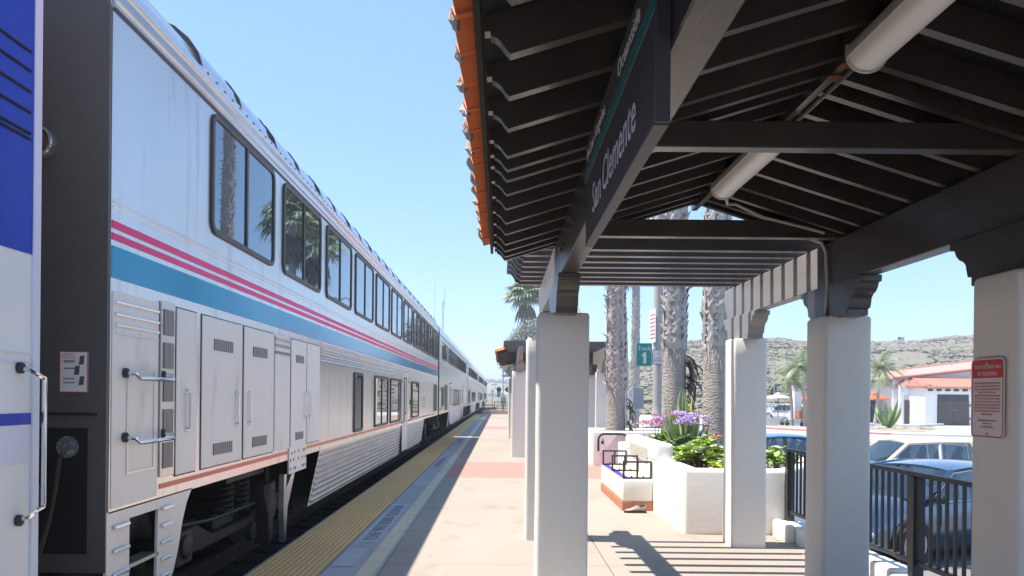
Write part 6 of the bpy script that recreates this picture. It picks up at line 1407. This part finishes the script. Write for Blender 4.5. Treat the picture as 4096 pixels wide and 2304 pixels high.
# umbrellas
def parasol(label, c, zc, r, drop, m, group):
    t = thing('parasol', label, 'parasol', (c[0], c[1], GB), group)
    MB().tube([(c[0], c[1], GB), (c[0], c[1], zc)], .03, 6).build('pole', 'gate_brown', t)
    n = 8; rim = [(c[0] + r * math.cos(k * math.pi / 4 + .2), c[1] + r * math.sin(k * math.pi / 4 + .2), zc - drop) for k in range(n)]
    MB().add([(c[0], c[1], zc)] + rim + [(x, y, z - .12) for x, y, z in rim], [(0, 1 + k, 1 + (k + 1) % n) for k in range(n)] + [(1 + k, 1 + n + k, 1 + n + (k + 1) % n, 1 + (k + 1) % n) for k in range(n)]).build('canopy', m, t, fixn=False)
    MB().lathe([(.28 * r, -.02), (.24 * r, .06), (.02, .10)], (c[0], c[1], zc), 8).build('cap', m, t)
parasol('white parasol with its lower rim over the terrace seats', (23.9, 66), 2.03, 1.0, .28, 'canvas_white', 'white parasols'); parasol('white parasol behind its twin near the white pier', (24.35, 67.3), 2.06, .95, .27, 'canvas_white', 'white parasols')
parasol('orange parasol in front of the restaurant door', (35.5, 72.6), 2.2, 1.25, .5, 'canvas_orange', 'orange parasols'); parasol('orange parasol on the terrace behind the white pier', (27.9, 70), 1.95, 1.1, .35, 'canvas_orange', 'orange parasols')
# terrace tables
def table(label, x, y):
    t = thing('terrace_table', label, 'table', (x, y, GB), 'terrace tables')
    MB().box(x - .6, x + .6, y - .35, y + .35, .04, .08).build('tabletop', 'beam_far', t)
    for sx in (-.45, .45): MB().tube([(x + sx - .12, y, GB), (x + sx, y, .04)], .03, 6).build('leg', 'beam_far', t); MB().tube([(x + sx + .12, y, GB), (x + sx, y, .04)], .03, 6).build('leg', 'beam_far', t)
table('dark trestle table under the white parasols', 23.75, 65.4)
table('dark trestle table at the restaurant door', 35.9, 71.4)
# railing of the porch
pr_ = thing('porch_railing', 'thin black railing at the restaurant porch corner', 'railing', (37.3, 74, GB))
MB().box(36.6, 37.8, 73.95, 74.0, .42, .48).build('top_rail', 'black_steel', pr_)
for k in range(9): MB().box(36.62 + k * .14, 36.65 + k * .14, 73.96, 73.99, GB, .42).build('baluster', 'black_steel', pr_)
# bicycle
def bike(label, x, y, z, s):
    t = thing('bicycle', label, 'bicycle', (x, y, z), 'bicycles on the rack')
    def P(a, b): return (x + a * s, y, z + b * s)
    for cx in (-.52, .52):
        w = []; 
        for k in range(25): a = k * 2 * math.pi / 24; w.append(P(cx + .34 * math.cos(a), .34 + .34 * math.sin(a)))
        wo_ = MB().tube(w, .035, 6, False).build('wheel', 'rubber', t)
        sp_2 = MB()
        for k in range(8): a = k * math.pi / 4; sp_2.tube([P(cx, .34), P(cx + .32 * math.cos(a), .34 + .32 * math.sin(a))], .006, 3)
        sp_2.build('spokes', 'galv', wo_)
    fr = MB()
    for a, b in (((-.52, .34), (-.12, .34)), ((-.12, .34), (-.25, .82)), ((-.52, .34), (-.22, .75)), ((-.22, .75), (.34, .80)), ((-.12, .34), (.34, .72)), ((.30, .92), (.52, .34))): fr.tube([P(*a), P(*b)], .024, 6)
    fr.build('frame', 'black_trim', t)
    MB().tube([(x + .28 * s, y - .28, z + .98 * s), (x + .30 * s, y, z + .94 * s), (x + .28 * s, y + .28, z + .98 * s)], .018, 6).build('handlebar', 'black_trim', t)
    MB().box(x - .38 * s, x - .16 * s, y - .06, y + .06, z + .82 * s, z + .87 * s).build('saddle', 'black_trim', t, bevel=.02)
bike('dark bicycle with its front wheel turned on the rack by the road', 26.15, 72.2, .40, .72); bike('second bicycle overlapping the first on the rack', 26.65, 72.5, .40, .72)
rk_ = thing('bike_rack', 'pale platform rack that carries the bicycles', 'rack', (26.4, 72.3, GB))
MB().box(25.2, 27.8, 71.9, 72.9, .3, .37).build('deck', 'galv', rk_)
for x in (25.4, 27.6): MB().box(x - .05, x + .05, 72.3, 72.4, GB, .3).build('leg', 'galv', rk_)
# person on the terrace, mostly behind the column
pe = thing('person', 'person in a purple shirt seated on the terrace behind the column', 'person', (26.85, 65.4, GB))
pb_ = MB()
px, py = 26.85, 65.5
pb_.loft([[(px + w * math.cos(k * .5236) + dx, py + w * .6 * math.sin(k * .5236), z) for k in range(12)] for w, z, dx in ((.17, -.1, 0), (.2, .05, 0), (.17, .25, 0), (.2, .5, -.01), (.21, .66, -.02), (.14, .76, -.02), (.055, .80, -.02), (.055, .88, -.02), (.085, .92, -.03), (.10, 1.02, -.03), (.09, 1.12, -.03), (.04, 1.18, -.03))])
pb_.tube([(px + .1, py - .05, .02), (px + .1, py - .5, .0), (px + .1, py - .5, GB + .05)], [.1, .08, .05], 8); pb_.tube([(px - .1, py - .05, .02), (px - .1, py - .5, .0), (px - .1, py - .5, GB + .05)], [.1, .08, .05], 8)
pb_.tube([(px - .2, py, .66), (px - .27, py - .05, .42), (px - .12, py - .32, .36)], [.06, .05, .04], 8); pb_.tube([(px + .2, py, .66), (px + .27, py - .05, .42), (px + .12, py - .32, .36)], [.06, .05, .04], 8)
pbo = pb_.build('body', 'skin', pe, smooth=True)
MB().loft([[(px + w * math.cos(k * .5236) + dx, py + w * .64 * math.sin(k * .5236), z) for k in range(12)] for w, z, dx in ((.20, -.02, 0), (.22, .05, 0), (.19, .25, 0), (.215, .5, -.01), (.23, .66, -.02), (.15, .77, -.02), (.08, .80, -.02))]).build('shirt', 'cloth_purple', pe, smooth=True)
hb_ = MB(); blob(hb_, (px - .03, py + .03, 1.08), .115, .115, .12, .1); hb_.build('hair', 'hair', pe, smooth=True)
bs_ = thing('terrace_bench', 'plain bench under the seated person on the terrace', 'bench', (26.85, 65.6, GB)); MB().box(26.3, 27.6, 65.4, 65.75, -.16, -.10).build('seat', 'gate_brown', bs_)
for x in (26.4, 27.5): MB().box(x - .04, x + .04, 65.5, 65.65, GB, -.16).build('leg', 'gate_brown', bs_)
# traffic light and street lamp
tl = thing('traffic_light', 'dark traffic light on a pale pole by the hillside road', 'traffic light', (28.5, 80, GB))
MB().tube([(28.5, 80, GB), (28.5, 80, 5.6)], [.12, .09], 8).build('pole', 'galv', tl)
MB().tube([(28.5, 80, 5.0), (28.9, 79.9, 5.3), (29.8, 79.8, 5.45)], .04, 6).build('lamp_arm', 'galv', tl)
hd_ = MB().box(28.65, 29.0, 79.8, 80.1, 2.0, 2.95).build('signal_head', 'black_trim', tl, bevel=.03)
for k in range(3): MB().lathe([(.11, 0), (.12, -.1)], (28.82, 79.8, 2.18 + k * .29), 10, 'Y').build('visor', 'galv', hd_)
MB().box(28.15, 28.42, 79.85, 80.1, 2.0, 2.95).build('signal_head', 'black_trim', tl, bevel=.03)
sl = thing('street_lamp', 'tall curved street lamp rising against the hilltop', 'street lamp', (27.0, 80, GB))
MB().tube([(27.0, 80.4, GB), (27.0, 80.4, 7.0), (27.3, 80.4, 7.45), (27.9, 80.4, 7.75), (28.6, 80.4, 7.85)], [.11, .07, .05, .045, .04], 8).build('pole', 'galv', sl, smooth=True)
MB().box(28.5, 29.3, 80.25, 80.55, 7.76, 7.90).build('lamp_head', 'galv', sl, bevel=.04)
fl = thing('flag', 'tiny striped flag on a pole at the hilltop', 'flag', (129.6, 250, 18))
MB().tube([(129.4, 250, 17), (129.4, 250, 22.2)], .06, 6).build('pole', 'galv', fl); fc = MB()
for k in range(7): fc.box(129.45, 131.6, 249.98, 250.02, 20.9 + k * .17, 21.07 + k * .17, k % 2)
fc.build('cloth', ['red_print', 'white_paint'], fl); MB().box(129.45, 130.4, 249.95, 249.97, 21.4, 22.1).build('canton', 'blue_paint', fl)
# ================================================================ AIR
hz = bpy.data.materials.new('haze'); hz.use_nodes = True
hn = hz.node_tree.nodes; hn.clear(); ho = hn.new('ShaderNodeOutputMaterial'); pv_ = hn.new('ShaderNodeVolumePrincipled')
pv_.inputs['Color'].default_value = (0.86, 0.92, 1.0, 1); pv_.inputs['Density'].default_value = 0.0014; pv_.inputs['Anisotropy'].default_value = 0.2
hz.node_tree.links.new(pv_.outputs[0], ho.inputs['Volume'])
hb3 = MB().box(-2500, 2500, -2500, 2500, -1.9, 36).build('haze', hz, recentre=False)
hb3['kind'] = 'stuff'; hb3['label'] = 'thin pale sea haze over the whole coast'; hb3['category'] = 'haze'
